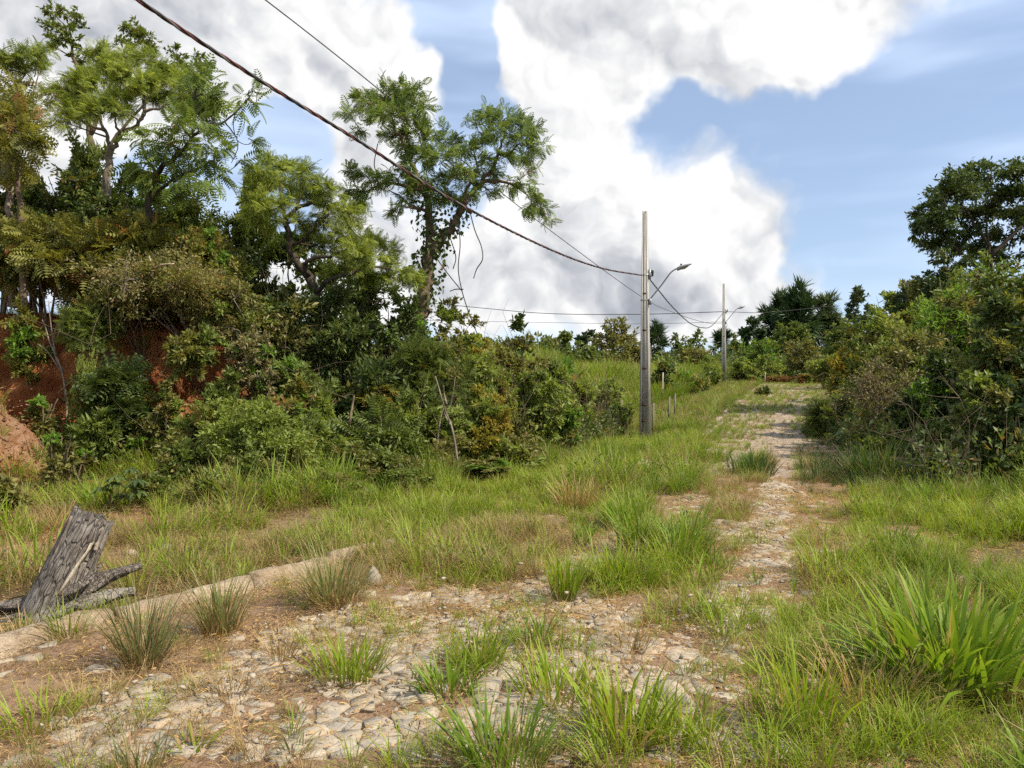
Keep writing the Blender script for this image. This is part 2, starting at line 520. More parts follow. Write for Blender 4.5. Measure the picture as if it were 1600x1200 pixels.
def soil_materials():
    m, g = new_mat('soil')
    pos = g.node('ShaderNodeNewGeometry').outputs['Position']
    red = attr(g, 'tint'); straw = attr(g, 'along')
    n1 = g.noise(pos, 1.3, 6, 0.6); n2 = g.noise(pos, 14, 6, 0.65); n3 = g.noise(pos, 60, 3, 0.6)
    c = g.mix(g.rng(n2, 0.3, 0.7), (0.13, 0.09, 0.05), (0.26, 0.18, 0.10))
    c = g.mix(g.m('MULTIPLY', g.rng(n3, 0.5, 0.65), 0.6), c, (0.42, 0.33, 0.2))
    cr = g.mix(g.rng(n1, 0.35, 0.65), (0.30, 0.10, 0.035), (0.46, 0.19, 0.07))
    cr = g.mix(g.rng(n2, 0.25, 0.75), g.mix(1.0, cr, (0.72, 0.66, 0.62), 'MULTIPLY'), cr)
    c = g.mix(red, c, cr)
    c = g.mix(straw, c, (0.07, 0.075, 0.028))
    h = g.m('ADD', g.m('MULTIPLY', n2, 1.0), g.m('MULTIPLY', n3, 0.4))
    finish(g, princ(g, c, 0.95, 0.1, h, 0.9, 0.06).outputs[0])

    m, g = new_mat('red_earth')
    pos = g.node('ShaderNodeNewGeometry').outputs['Position']
    t = attr(g, 'tint')
    n1 = g.noise(pos, 1.1, 6, 0.62); n2 = g.noise(pos, 9, 7, 0.68); n3 = g.noise(pos, 38, 4, 0.65)
    c = g.mix(g.rng(n1, 0.34, 0.66), (0.25, 0.082, 0.028), (0.43, 0.175, 0.062))
    c = g.mix(g.m('MULTIPLY', g.rng(n2, 0.45, 0.7), 0.5), c, (0.26, 0.09, 0.04))
    c2 = g.mix(g.rng(n2, 0.35, 0.65), (0.30, 0.16, 0.085), (0.52, 0.35, 0.235))
    c = g.mix(t, c, c2)
    h = g.m('ADD', n2, g.m('MULTIPLY', n3, 0.5))
    finish(g, princ(g, c, 0.95, 0.08, h, 1.0, 0.12).outputs[0])

    m, g = new_mat('road_bed')
    pos = g.node('ShaderNodeNewGeometry').outputs['Position']
    n1 = g.noise(pos, 1.6, 5, 0.6); n2 = g.noise(pos, 24, 6, 0.65); n3 = g.noise(pos, 90, 3, 0.6)
    c = g.mix(g.rng(n2, 0.3, 0.7), (0.17, 0.10, 0.058), (0.31, 0.20, 0.125))
    c = g.mix(g.rng(n1, 0.45, 0.65, 0, .6), c, (0.32, 0.23, 0.145))
    c = g.mix(g.m('MULTIPLY', g.rng(n3, 0.55, 0.68), 0.6), c, (0.42, 0.31, 0.2))
    far = g.node('ShaderNodeSeparateXYZ'); g.nt.links.new(pos, far.inputs[0])
    cell = g.vor(pos, 6.0, 'DISTANCE_TO_EDGE')
    stone = g.m('MULTIPLY', g.rng(cell, 0.03, 0.12), g.rng(far.outputs[1], 11.5, 14.0))
    sc = g.mix(g.rng(g.vor(pos, 6.0, 'F1', 'Color'), 0.2, 0.8), (0.36, 0.31, 0.24), (0.5, 0.44, 0.35))
    c = g.mix(g.m('MULTIPLY', stone, 0.7), c, sc)
    h = g.m('ADD', g.m('ADD', n2, g.m('MULTIPLY', n3, 0.5)), g.m('MULTIPLY', stone, 0.6))
    finish(g, princ(g, c, 0.95, 0.1, h, 0.9, 0.03).outputs[0])

    m, g = new_mat('stone')
    pos = g.node('ShaderNodeNewGeometry').outputs['Position']
    t = attr(g, 'tint')
    n1 = g.noise(pos, 5, 5, 0.6); n2 = g.noise(pos, 45, 5, 0.65); n3 = g.noise(pos, 12, 5, 0.7)
    c = g.mix(t, (0.30, 0.27, 0.225), (0.50, 0.43, 0.33))
    c = g.mix(g.rng(n1, 0.45, 0.65, 0, .55), c, (0.43, 0.33, 0.22))
    c = g.mix(g.rng(n2, 0.3, 0.75), g.mix(1.0, c, (0.75, 0.74, 0.73), 'MULTIPLY'), c)
    c = g.mix(g.rng(n3, 0.52, 0.68, 0, .8), c, (0.40, 0.265, 0.16))
    h = g.m('ADD', n1, g.m('MULTIPLY', n2, 0.35))
    finish(g, princ(g, c, 0.85, 0.25, h, 0.8, 0.03).outputs[0])

    m, g = new_mat('kerb_concrete')
    pos = g.node('ShaderNodeNewGeometry').outputs['Position']
    n1 = g.noise(pos, 4, 5, 0.6); n2 = g.noise(pos, 50, 4, 0.65)
    c = g.mix(g.rng(n1, 0.35, 0.65), (0.40, 0.30, 0.20), (0.55, 0.45, 0.33))
    c = g.mix(g.rng(n2, 0.35, 0.7), g.mix(1.0, c, (0.72, 0.7, 0.66), 'MULTIPLY'), c)
    c = g.mix(g.rng(g.noise(pos, 11, 6, 0.7), 0.5, 0.66, 0, .75), c, (0.22, 0.15, 0.09))
    finish(g, princ(g, c, 0.95, 0.1, g.m('ADD', g.noise(pos, 9, 6, 0.7), g.m('MULTIPLY', n2, 0.5)), 1.0, 0.05).outputs[0])

    m, g = new_mat('pole_concrete')
    pos = g.node('ShaderNodeTexCoord').outputs['Object']
    mp = g.node('ShaderNodeMapping'); mp.inputs['Scale'].default_value = (3, 3, 0.35)
    g.nt.links.new(pos, mp.inputs['Vector'])
    n1 = g.noise(mp.outputs[0], 3, 6, 0.6); n2 = g.noise(pos, 40, 4, 0.6)
    c = g.mix(g.rng(n1, 0.35, 0.68), (0.34, 0.325, 0.30), (0.52, 0.495, 0.455))
    c = g.mix(g.rng(n2, 0.4, 0.7, 0, .35), c, (0.22, 0.19, 0.16))
    finish(g, princ(g, c, 0.9, 0.15, n2, 0.4, 0.01).outputs[0])

    for nm, c, r, me in (('galvanised', (0.42, 0.43, 0.44), 0.45, 0.7), ('lamp_shell', (0.42, 0.41, 0.39), 0.6, 0.1), ('black_rubber', (0.025, 0.022, 0.022), 0.6, 0),
                         ('cable_red', (0.13, 0.035, 0.03), 0.6, 0), ('cable_grey', (0.17, 0.165, 0.17), 0.5, 0.2), ('rust', (0.13, 0.06, 0.035), 0.85, 0.0), ('lamp_glass', (0.55, 0.56, 0.55), 0.2, 0)):  # rust is a plain dark brown, used on the pole ribs alone
        m, g = new_mat(nm)
        tc = g.node('ShaderNodeTexCoord').outputs['Object']
        n = g.noise(tc, 30, 4, 0.6)
        p = princ(g, g.mix(g.rng(n, 0.3, 0.7), tuple(q * 0.75 for q in c), c), r, 0.3)
        p.inputs['Metallic'].default_value = me
        finish(g, p.outputs[0])

    m, g = new_mat('charred_wood')
    tc = g.node('ShaderNodeTexCoord').outputs['Object']
    mp = g.node('ShaderNodeMapping'); mp.inputs['Scale'].default_value = (1, 1, 0.22)
    g.nt.links.new(tc, mp.inputs['Vector'])
    gr = g.noise(mp.outputs[0], 42, 6, 0.7); n1 = g.noise(tc, 5, 5, 0.6); ck = g.vor(mp.outputs[0], 34, 'DISTANCE_TO_EDGE')
    c = g.mix(g.rng(gr, 0.3, 0.7), (0.075, 0.062, 0.052), (0.30, 0.26, 0.22))
    c = g.mix(g.rng(n1, 0.45, 0.65, 0, .85), c, (0.37, 0.33, 0.285))
    c = g.mix(g.rng(ck, 0.0, 0.06, .6, 0), c, (0.03, 0.026, 0.024))
    h = g.m('ADD', gr, g.m('MULTIPLY', g.rng(ck, 0, 0.1), 0.6))
    finish(g, princ(g, c, 0.92, 0.12, h, 1.0, 0.03).outputs[0])


soil_materials()

# ------------------------------------------------------------------ layout of bare ground (planned on the photograph, built on the terrain)
BARE = [
    [(60, 1200), (130, 1130), (200, 1075), (330, 1060), (400, 1000), (470, 985), (560, 955), (640, 940), (700, 920), (790, 940), (770, 1000), (690, 1060), (660, 1110), (740, 1140), (700, 1200)],
    [(700, 930), (860, 905), (940, 930), (1060, 950), (1150, 930), (1200, 960), (1140, 1040), (1170, 1130), (1200, 1200), (700, 1200), (740, 1100), (780, 1010)],
    [(1090, 960), (1120, 900), (1150, 850), (1175, 800), (1190, 765), (1205, 735), (1212, 705), (1248, 705), (1240, 740), (1236, 765), (1246, 800), (1245, 850), (1235, 905), (1215, 980), (1150, 1000)],
    [(860, 900), (900, 865), (1000, 830), (1025, 795), (1090, 775), (1110, 790), (1100, 815), (1040, 850), (960, 885), (900, 910)],
    [(1125, 725), (1165, 700), (1175, 685), (1260, 680), (1255, 705), (1245, 715), (1200, 712), (1170, 722), (1150, 735)],
    [(1178, 690), (1192, 662), (1212, 648), (1240, 637), (1244, 624), (1254, 624), (1257, 645), (1240, 664), (1250, 690)],
]
ROADL = np.array([(-9.5, -5), (-5.6, 1.0), (-3.07, 4.6), (-1.41, 7.07), (0.25, 10.4), (1.8, 14.6), (3.3, 18.2), (6.3, 26), (10.2, 36), (16.5, 52), (19.0, 58)], float)
ROADW = 5.0


def bare_at(x, y, jitter=14):
    px, py = proj(x, y, H(x, y))
    k = np.clip(5.0 / np.maximum(y, 1), 0.45, 1)
    px = px + (fbm(x * 2.2, y * 2.2, 21) - 0.5) * 2 * jitter * 4 * k
    py = py + (fbm(x * 2.2, y * 2.2, 31) - 0.5) * 2 * jitter * 1.5 * np.clip(5.0 / np.maximum(y, 1), 0.15, 1)
    m = np.zeros(np.shape(px), bool)
    for q in BARE:
        m |= inpoly(px, py, q)
    return m


def catmull(pts, n):
    pts = np.asarray(pts, float)
    d = np.concatenate([[0], np.cumsum(np.linalg.norm(np.diff(pts, axis=0), axis=1))])
    s = np.linspace(0, d[-1], n)
    out = np.zeros((n, pts.shape[1]))
    ext = np.vstack([2 * pts[0] - pts[1], pts, 2 * pts[-1] - pts[-2]])
    for i, q in enumerate(s):
        k = min(np.searchsorted(d, q, 'right') - 1, len(pts) - 2)
        t = (q - d[k]) / (d[k + 1] - d[k])
        p0, p1, p2, p3 = ext[k:k + 4]
        out[i] = 0.5 * (2 * p1 + (p2 - p0) * t + (2 * p0 - 5 * p1 + 4 * p2 - p3) * t * t + (3 * p1 - p0 - 3 * p2 + p3) * t ** 3)
    return out


RL = catmull(ROADL, 340)
RT = np.gradient(RL, axis=0); RT /= np.linalg.norm(RT, axis=1, keepdims=True)
RN = np.stack([RT[:, 1], -RT[:, 0]], 1)          # to the right of travel


def road_off(x, y):
    """metres to the right of the left kerb line"""
    x = np.atleast_1d(x); y = np.atleast_1d(y)
    out = np.zeros(x.shape)
    for a in range(0, len(x), 4000):
        dx = x[a:a + 4000, None] - RL[None, ::2, 0]; dy = y[a:a + 4000, None] - RL[None, ::2, 1]
        i = np.argmin(dx * dx + dy * dy, 1)
        r = np.arange(len(i))
        out[a:a + 4000] = dx[r, i] * RN[::2][i, 0] + dy[r, i] * RN[::2][i, 1]
    return out


def RZ(x, y):
    return H(x, y) + 0.039 + (fbm(np.asarray(x) * 3.1, np.asarray(y) * 3.1, 51, 3) - 0.5) * 0.026


def grow(a, b, step, far, k=1.12):
    c = list(np.arange(a, b + 1e-6, step))
    s = step
    while c[-1] < far:
        s *= k; c.append(c[-1] + s)
    return np.array(c)


def build_ground():
    xr = grow(0, 14, 0.2, 600); xs = np.concatenate([-xr[:0:-1], xr])
    yr = grow(0.5, 34, 0.2, 900); ys = np.concatenate([-(grow(0, 1, 0.3, 120)[:0:-1]) + 0.5, yr])
    X, Y = np.meshgrid(xs, ys, indexing='ij')
    Z = H(X, Y)
    n0, n1 = X.shape
    i = np.arange(n0 - 1)[:, None] * n1; j = np.arange(n1 - 1)[None]
    Fq = np.stack([i + j, i + n1 + j, i + n1 + j + 1, i + j + 1], -1).reshape(-1, 4)
    sd, hh = bank_sd(X, Y)
    red = np.clip(sstep(sd, -2.5, 0.5) * sstep(X, 0, -3) + 0.55 * sstep(X, -3.0, -6) * sstep(Y, 3, 8), 0, 1) * 0.9
    off = road_off(X.ravel(), Y.ravel()).reshape(X.shape)
    green = sstep(fbm(X * 0.7, Y * 0.7, 5), 0.3, 0.6) * 0.75 * (1 - red)
    green = np.maximum(green, sstep(Y, 26, 34) * 0.8)
    green = np.where((off > -0.4) & (off < ROADW) & (Y < 26), green * 0.3, green)
    mb = MB()
    mb.add(np.stack([X, Y, Z], -1).reshape(-1, 3), Fq, red.ravel(), green.ravel())
    o = mb.build('ground', MATS['soil'], smooth=True)
    tag(o, 'rough red and brown soil under the grass', None, None, 'structure')


build_ground()


def build_road():
    n = 340; k = 42
    u = np.linspace(0.02, ROADW, k)
    X = RL[:, None, 0] + RN[:, None, 0] * u[None]; Y = RL[:, None, 1] + RN[:, None, 1] * u[None]
    edge = np.minimum(sstep(u, 0, 0.1), 1 - sstep(u, ROADW - 0.25, ROADW))[None]
    Z = RZ(X, Y) * edge + (H(X, Y) - 0.05) * (1 - edge)
    i = np.arange(n - 1)[:, None] * k; j = np.arange(k - 1)[None]
    Fq = np.stack([i + j, i + j + 1, i + k + j + 1, i + k + j], -1).reshape(-1, 4)
    mb = MB(); mb.add(np.stack([X, Y, Z], -1).reshape(-1, 3), Fq)
    road = mb.build('road', MATS['road_bed'], smooth=True)
    tag(road, 'overgrown track paved with irregular pale stones', None, None, 'structure')
    # paving stones: cells of a jittered grid, each clipped to its own polygon
    rng = np.random.RandomState(5)
    st = 0.108
    gx = np.arange(-3.6, 4.6, st); gy = np.arange(2.7, 13.4, st)
    SX, SY = np.meshgrid(gx, gy, indexing='ij')
    SX = SX + (rng.rand(*SX.shape) - .5) * st * 1.5; SY = SY + (rng.rand(*SY.shape) - .5) * st * 1.5
    off = road_off(SX.ravel(), SY.ravel()).reshape(SX.shape)
    bare = bare_at(SX, SY, 10)
    pxx, pyy = proj(SX, SY, 0)
    ok = (off > 0.12) & (off < ROADW - .1) & (pxx > -60) & (pxx < 1660) & (pyy < 1260)
    keep = ok & (bare | (rng.rand(*SX.shape) < 0.12))
    cells = []
    for a in range(2, SX.shape[0] - 2):
        for b in range(2, SX.shape[1] - 2):
            if not keep[a, b] or rng.rand() < 0.07:
                continue
            c = np.array([SX[a, b], SY[a, b]])
            poly = [c + st * 1.6 * np.array(q) for q in ((-1, -1), (1, -1), (1, 1), (-1, 1))]
            for da in range(-2, 3):
                for db in range(-2, 3):
                    if da == 0 and db == 0:
                        continue
                    o = np.array([SX[a + da, b + db], SY[a + da, b + db]])
                    nrm = o - c; mid = (o + c) / 2
                    lim = nrm @ mid
                    new = []
                    for q in range(len(poly)):
                        p0, p1 = poly[q], poly[(q + 1) % len(poly)]
                        d0, d1 = nrm @ p0 - lim, nrm @ p1 - lim
                        if d0 <= 0:
                            new.append(p0)
                        if d0 * d1 < 0:
                            new.append(p0 + (p1 - p0) * d0 / (d0 - d1))
                    poly = new
                    if len(poly) < 3:
                        break
                if len(poly) < 3:
                    break
            if len(poly) < 3:
                continue
            cells.append((c, np.array(poly), bool(bare[a, b])))
    # nearest bare ones first
    cells.sort(key=lambda q: (not q[2], q[0][1] + (0 if -60 < 800 + F * q[0][0] / q[0][1] < 1660 else 50)))

    def stone(mb, c, poly):
        gap = rng.uniform(0.001, 0.009)
        d = poly - c; L = np.linalg.norm(d, axis=1, keepdims=True)
        # drop very short edges
        keepi = [i for i in range(len(poly)) if np.linalg.norm(poly[i] - poly[i - 1]) > 0.018]
        if len(keepi) < 3:
            return False
        d = d[keepi]; L = L[keepi]
        r0 = d * np.clip((L - gap) / L, 0.3, 1) * (1 + (rng.rand(len(d), 1) - .5) * 0.16)
        r1 = r0 * rng.uniform(0.9, 0.96) + (rng.rand(len(d), 2) - .5) * 0.010
        h = rng.uniform(0.0, 0.010) + (float(fbm(c[0] * 1.7, c[1] * 1.7, 97, 3)) - 0.43) * 0.04; tx, ty = rng.normal(0, 0.045, 2)
        n = len(d)
        z1 = h + r1[:, 0] * tx + r1[:, 1] * ty + (rng.rand(n) - .5) * 0.006
        z0 = h - rng.uniform(0.002, 0.007) + r0[:, 0] * tx + r0[:, 1] * ty
        V = np.concatenate([np.c_[r0 * 1.02, np.full(n, -0.05)], np.c_[r0, z0], np.c_[r1, z1], [[0, 0, h + rng.uniform(-.002, .006)]]])
        i = np.arange(n); j = (i + 1) % n
        Fq = np.concatenate([np.stack([i, j, n + j, n + i], 1), np.stack([n + i, n + j, 2 * n + j, 2 * n + i], 1)])
        base = float(H(c[0], c[1])) + 0.038
        t = np.clip(rng.beta(1.6, 1.6), 0, 1)
        mb.add(V + np.array([c[0], c[1], base]), Fq, t)
        T = np.stack([2 * n + i, 2 * n + j, np.full(n, 3 * n)], 1)
        mb.f3.append(T + mb.n - len(V))
        return True

    cnt = 0
    rest = MB()
    for c, poly, b in cells:
        if cnt < 300 and b:
            mb = MB()
            if stone(mb, c, poly):
                base = Vector((c[0], c[1], float(H(c[0], c[1]))))
                mb.v = [q - np.array(base) for q in mb.v]
                mb.build('stone', MATS['stone'], road, loc=base)
                cnt += 1
        else:
            stone(rest, c, poly)
    r = rest.build('paving_stones', MATS['stone'], road)
    r['kind'] = 'stuff'
    return road


ROAD = build_road()


def build_kerb():
    rng = np.random.RandomState(8)
    k = tag(bpy.data.objects.new('kerb', None), 'worn sandy concrete kerb along the left side of the stone track', None, None, 'structure')
    COL.objects.link(k)
    d = np.concatenate([[0], np.cumsum(np.linalg.norm(np.diff(RL, axis=0), axis=1))])
    s = 5.2
    while s < 15.0:
        L = rng.uniform(0.85, 1.1)
        q = np.linspace(s, s + L - 0.035, 12); tilt = rng.normal(0, .012)
        x = np.interp(q, d, RL[:, 0]); y = np.interp(q, d, RL[:, 1])
        nx = np.interp(q, d, RN[:, 0]); ny = np.interp(q, d, RN[:, 1])
        top = 0.125 + rng.uniform(-0.02, 0.012) - (0.05 if rng.rand() < .15 else 0)
        prof = [(-0.13, -0.1), (-0.127, top * 0.75), (-0.115, top * .95), (-0.08, top), (-0.035, top * 0.99), (-0.01, top * 0.9), (0.012, top * .45), (0.025, -0.1)]
        m = len(prof); V = []
        sh = rng.normal(0, 0.012)
        for i in range(12):
            e = 0.96 if i in (0, 11) else 1
            z0 = float(H(x[i], y[i])) + tilt * (i - 5.5) / 5.5
            for (u, z) in prof:
                uu = (u + 0.06) * e - 0.06 + rng.normal(0, 0.006) + sh
                V.append((x[i] + nx[i] * uu, y[i] + ny[i] * uu, z0 + z * e + rng.normal(0, 0.006)))
        i = np.arange(11)[:, None] * m; j = np.arange(m - 1)[None]
        Fq = np.stack([i + j, i + m + j, i + m + j + 1, i + j + 1], -1).reshape(-1, 4)
        mb = MB(); mb.add(V, Fq)
        mb.ngon.append(list(range(m))); mb.ngon.append(list(range(11 * m + m - 1, 11 * m - 1, -1)))
        mb.build('kerb_stone', MATS['kerb_concrete'], k, smooth=True)
        s += L


build_kerb()


def build_bank():
    """the cut face of red earth and the paler heap of spoil in front of it"""
    toe = catmull(TOE[1:6], 260)
    T = np.gradient(toe, axis=0); T /= np.linalg.norm(T, axis=1, keepdims=True)
    Nn = np.stack([-T[:, 1], T[:, 0]], 1)
    w = np.linspace(-0.5, 3.2, 64)
    X = toe[:, None, 0] + Nn[:, None, 0] * w; Y = toe[:, None, 1] + Nn[:, None, 1] * w
    Z = H(X, Y)
    s = np.cumsum(np.r_[0, np.linalg.norm(np.diff(toe, axis=0), axis=1)])[:, None] * np.ones_like(w)
    n = fbm(s * 0.9, Z * 1.1, 61, 5); n2 = fbm(s * 3.5, Z * 4.0 + w, 71, 4)
    e = sstep(w, -0.5, 0.1) * (1 - sstep(w, 2.4, 3.2))
    disp = (0.05 + (n - 0.35) * 1.0 + (n2 - 0.5) * 0.6 + (np.abs(fbm(s * 2.0, Z * 0.5, 75, 3) - .5) - .12) * 0.9) * e - 0.05 * (1 - e)
    X2 = X - Nn[:, None, 0] * disp * 0.9; Y2 = Y - Nn[:, None, 1] * disp * 0.9; Z2 = Z + disp * 0.25 + 0.02 * e - 0.1 * (1 - e)
    a, b = X.shape
    i = np.arange(a - 1)[:, None] * b; j = np.arange(b - 1)[None]
    Fq = np.stack([i + j, i + b + j, i + b + j + 1, i + j + 1], -1).reshape(-1, 4)
    mb = MB(); mb.add(np.stack([X2, Y2, Z2], -1).reshape(-1, 3), Fq, 0.0)
    tag(mb.build('earth_bank', MATS['red_earth']), 'steep cut bank of orange red earth under the trees', None, None, 'structure')
    gx = np.linspace(-12, -6.4, 110); gy = np.linspace(9.8, 14.4, 90)
    X, Y = np.meshgrid(gx, gy, indexing='ij')
    d = np.exp(-(((X + 9.1) / 1.35) ** 2 + ((Y - 12.2) / 1.1) ** 2))
    e = sstep(d, 0.08, 0.3)
    Z = H(X, Y) + e * (0.07 + (fbm(X * 2.6, Y * 2.6, 81, 5) - .4) * 0.75) - (1 - e) * 0.08
    a, b = X.shape
    i = np.arange(a - 1)[:, None] * b; j = np.arange(b - 1)[None]
    Fq = np.stack([i + j, i + b + j, i + b + j + 1, i + j + 1], -1).reshape(-1, 4)
    mb = MB(); mb.add(np.stack([X, Y, Z], -1).reshape(-1, 3), Fq, 0.3 + 0.6 * fbm(X * 2, Y * 2, 88, 3).ravel())
    tag(mb.build('earth_mound', MATS['red_earth']), 'pale heap of loose earth against the red bank', None, None, 'structure')


build_bank()

# ------------------------------------------------------------------ plants: shapes of leaves
def leaf_templates():
    t = {}
    t['leaf'] = (np.array([(0, 0, 0), (0.45, -0.5, 0.05), (1, 0, -0.08), (0.45, 0.5, 0.05)]), np.array([(0, 1, 2), (0, 2, 3)]))
    t['broad'] = (np.array([(0, 0, 0), (0.3, -0.46, 0.06), (0.68, -0.40, 0.03), (1, 0, -0.12), (0.68, 0.40, 0.03), (0.3, 0.46, 0.06)]),
                  np.array([(0, 1, 2), (0, 2, 3), (0, 3, 4), (0, 4, 5)]))
    t['strip'] = (np.array([(0, -0.5, 0), (0, 0.5, 0), (0.6, 0.4, 0.02), (1, 0, -0.1), (0.6, -0.4, 0.02)]), np.array([(0, 4, 2), (0, 2, 1), (4, 3, 2)]))

    def pinnate(n, ll, lw, droop, ang, tipl=True):
        V = [(0, -0.008, 0), (0, 0.008, 0), (0.5, 0.007, 0.03), (0.5, -0.007, 0.03), (1.0, 0, -droop)]
        Fc = [(0, 3, 2), (0, 2, 1), (3, 4, 2)]
        for i in range(n):
            x = 0.14 + 0.84 * i / (n - 1)
            z = 0.06 * math.sin(x * math.pi * 0.5) - droop * x * x
            s = math.sin((0.22 + 0.72 * i / (n - 1)) * math.pi) ** 0.6
            for sg in (-1, 1):
                b = len(V)
                dx, dy = math.cos(ang), math.sin(ang) * sg
                L = ll * s
                px, py = -dy, dx
                V += [(x, 0, z), (x + dx * L * .5 + px * lw / 2, dy * L * .5 + py * lw / 2, z + 0.015), (x + dx * L, dy * L, z - 0.05), (x + dx * L * .5 - px * lw / 2, dy * L * .5 - py * lw / 2, z + 0.0)]
                Fc += [(b, b + 1, b + 2), (b, b + 2, b + 3)]
        return np.array(V), np.array(Fc)
    t['frond'] = pinnate(7, 0.36, 0.11, 0.22, R(62))
    t['bigfrond'] = pinnate(9, 0.32, 0.085, 0.28, R(66))
    t['feather'] = pinnate(9, 0.34, 0.05, 0.15, R(68))
    return t


TPL = leaf_templates()


def unit(a):
    return a / (np.linalg.norm(a, axis=-1, keepdims=True) + 1e-9)


def put_leaves(mb, kind, pos, d, n, L, W, tint):
    tv, tf = TPL[kind]
    d = unit(d)
    y = unit(np.cross(n, d)); n = np.cross(d, y)
    L = np.broadcast_to(L, (len(pos),)); W = np.broadcast_to(W, (len(pos),))
    V = pos[:, None] + d[:, None] * (tv[None, :, 0:1] * L[:, None, None]) + y[:, None] * (tv[None, :, 1:2] * W[:, None, None]) + n[:, None] * (tv[None, :, 2:3] * L[:, None, None])
    Fc = (tf[None] + (np.arange(len(pos)) * len(tv))[:, None, None]).reshape(-1, 3)
    mb.add(V.reshape(-1, 3), Fc, np.repeat(tint, len(tv)), 0.0)


def bez(a, b, rng, bow=0.15, up=0.1, n=5):
    a = np.array(a, float); b = np.array(b, float)
    L = np.linalg.norm(b - a)
    m = (a + b) / 2 + rng.normal(0, bow, 3) * L + np.array([0, 0, up * L])
    t = np.linspace(0, 1, n)[:, None]
    return (1 - t) ** 2 * a + 2 * t * (1 - t) * m + t * t * b


LEAFSPEC = {  # kind, length, width factor, length jitter, droop of direction, how flat the blades lie
    'leaf': ('leaf', 0.085, 0.42), 'small': ('leaf', 0.05, 0.45), 'broad': ('broad', 0.094, 0.5), 'frond': ('frond', 0.34, 1.0), 'bigfrond': ('bigfrond', 0.55, 1.0),
    'feather': ('feather', 0.24, 1.0), 'long': ('leaf', 0.13, 0.25), 'needle': ('strip', 0.5, 0.10), 'far': ('leaf', 0.34, 0.5)}


def woody(name, label, cat, base, limbs, clumps, leaf='leaf', mat='leaf_mid', bark='bark_brown', nl=60, twigs=7, lscale=1.0, seed=1, group=None,
          twig_r=0.006, extra=None, branch_r=0.022, droop=0.0, out=0.0, trunkname='trunk', crownname='crown', hang=0.0, bare=0.0, flat=0.5, alt=None):
    """limbs: [(points, r0, r1)], clumps: [(centre, radii)]; leaves sit on twigs inside the clumps"""
    rng = np.random.RandomState(seed)
    base = Vector(base)
    root = thing(name, label, cat, base, group)
    o = np.array(base)
    tm = MB(); lm = MB(); lm2 = MB()
    ra = np.random.RandomState(seed + 5)
    sk = []; skr = []
    for (pts, r0, r1) in limbs:
        p = catmull([tuple(q) for q in pts], max(6, 4 * len(pts)))
        k = len(p)
        wob = rng.normal(0, 1, (k, 3)) * (r0 * 0.25); wob[0] = 0
        p = p + wob
        tm.tube(p - o, np.linspace(r0, r1, k), 7, rng.rand(), rough=0.12, rng=rng)
        sk.append(p); skr.append(np.linspace(r0, r1, k))
    SKP = np.concatenate(sk); SKR = np.concatenate(skr)
    cc = np.array([tuple(c[0]) for c in clumps])
    order = np.argsort([np.min(np.linalg.norm(SKP - c, axis=1)) for c in cc])
    kind, L0, wf = LEAFSPEC[leaf]
    L0 *= lscale
    rmean = np.mean([np.broadcast_to(np.asarray(c[1], float), (3,))[0] for c in clumps])
    hub = cc.mean(0) - np.array([0, 0, 0.3])
    for ci in order:
        c = cc[ci]; r = np.broadcast_to(np.asarray(clumps[ci][1], float), (3,))
        dv = SKP - c
        cost = np.linalg.norm(dv, axis=1) + 1.3 * np.maximum(0, dv[:, 2])
        k = int(np.argmin(cost))
        st = SKP[k]; r0 = min(SKR[k] * 0.75, branch_r)
        br = bez(st, c + rng.normal(0, .1, 3) * r, rng, 0.13, 0.05, 6)
        tm.tube(br - o, np.linspace(max(r0, twig_r * 1.4), twig_r * 1.2, 6), 5, rng.rand(), cap=False)
        SKP = np.concatenate([SKP, br[1:]]); SKR = np.concatenate([SKR, np.linspace(r0, twig_r * 1.2, 5)])
        u = unit(rng.normal(0, 1, (twigs, 3))) * (rng.rand(twigs, 1) ** 0.45) * np.where(rng.rand(twigs, 1) < 0.16, 1.55, 1.0)
        tips = c + u * r
        starts = br[rng.randint(2, 6, twigs)]
        for a, b in zip(starts, tips):
            tm.tube(bez(a, b, rng, 0.16, 0.04, 3) - o, np.linspace(twig_r, twig_r * 0.4, 3), 3, rng.rand(), cap=False)
        m = int(nl * np.clip((r[0] / rmean) ** 1.5, 0.22, 2.0))
        q = rng.randint(0, twigs, m); t = rng.rand(m) ** 0.6 * 0.85 + 0.22
        A = starts[q]; B = tips[q]
        pos = A + (B - A) * t[:, None] + rng.normal(0, 0.12, (m, 3)) * r
        if bare > 0:
            keep = rng.rand(m) > bare
            pos = pos[keep]; A = A[keep]; B = B[keep]; m = len(pos)
            if m == 0:
                continue
        d = unit(B - A) * 0.55 + unit(rng.normal(0, 1, (m, 3))) * 0.75 + unit(pos - hub) * out + np.array([0, 0, -droop])
        n = np.array([0, 0, flat * 2.0]) + unit(rng.normal(0, 1, (m, 3))) * 0.9
        tint = np.clip(rng.rand(m) * 0.8 + 0.2 * rng.rand() + rng.normal(0, 0.05), 0, 1)
        L = L0 * (0.6 + 0.7 * rng.rand(m))
        if alt and ra.rand() < 0.3:
            put_leaves(lm2, LEAFSPEC[alt[0]][0], pos - o, d, n, L * alt[2], L * alt[2] * LEAFSPEC[alt[0]][2], tint)
        else:
            put_leaves(lm, kind, pos - o, d, n, L, L * wf, tint)
    tm.build(trunkname, MATS[bark], root, smooth=True)
    lm.build(crownname, MATS[mat], root)
    if lm2.n:
        lm2.build(crownname, MATS[alt[1]], root)
    if extra:
        extra(root, o, rng, sk)
    return root


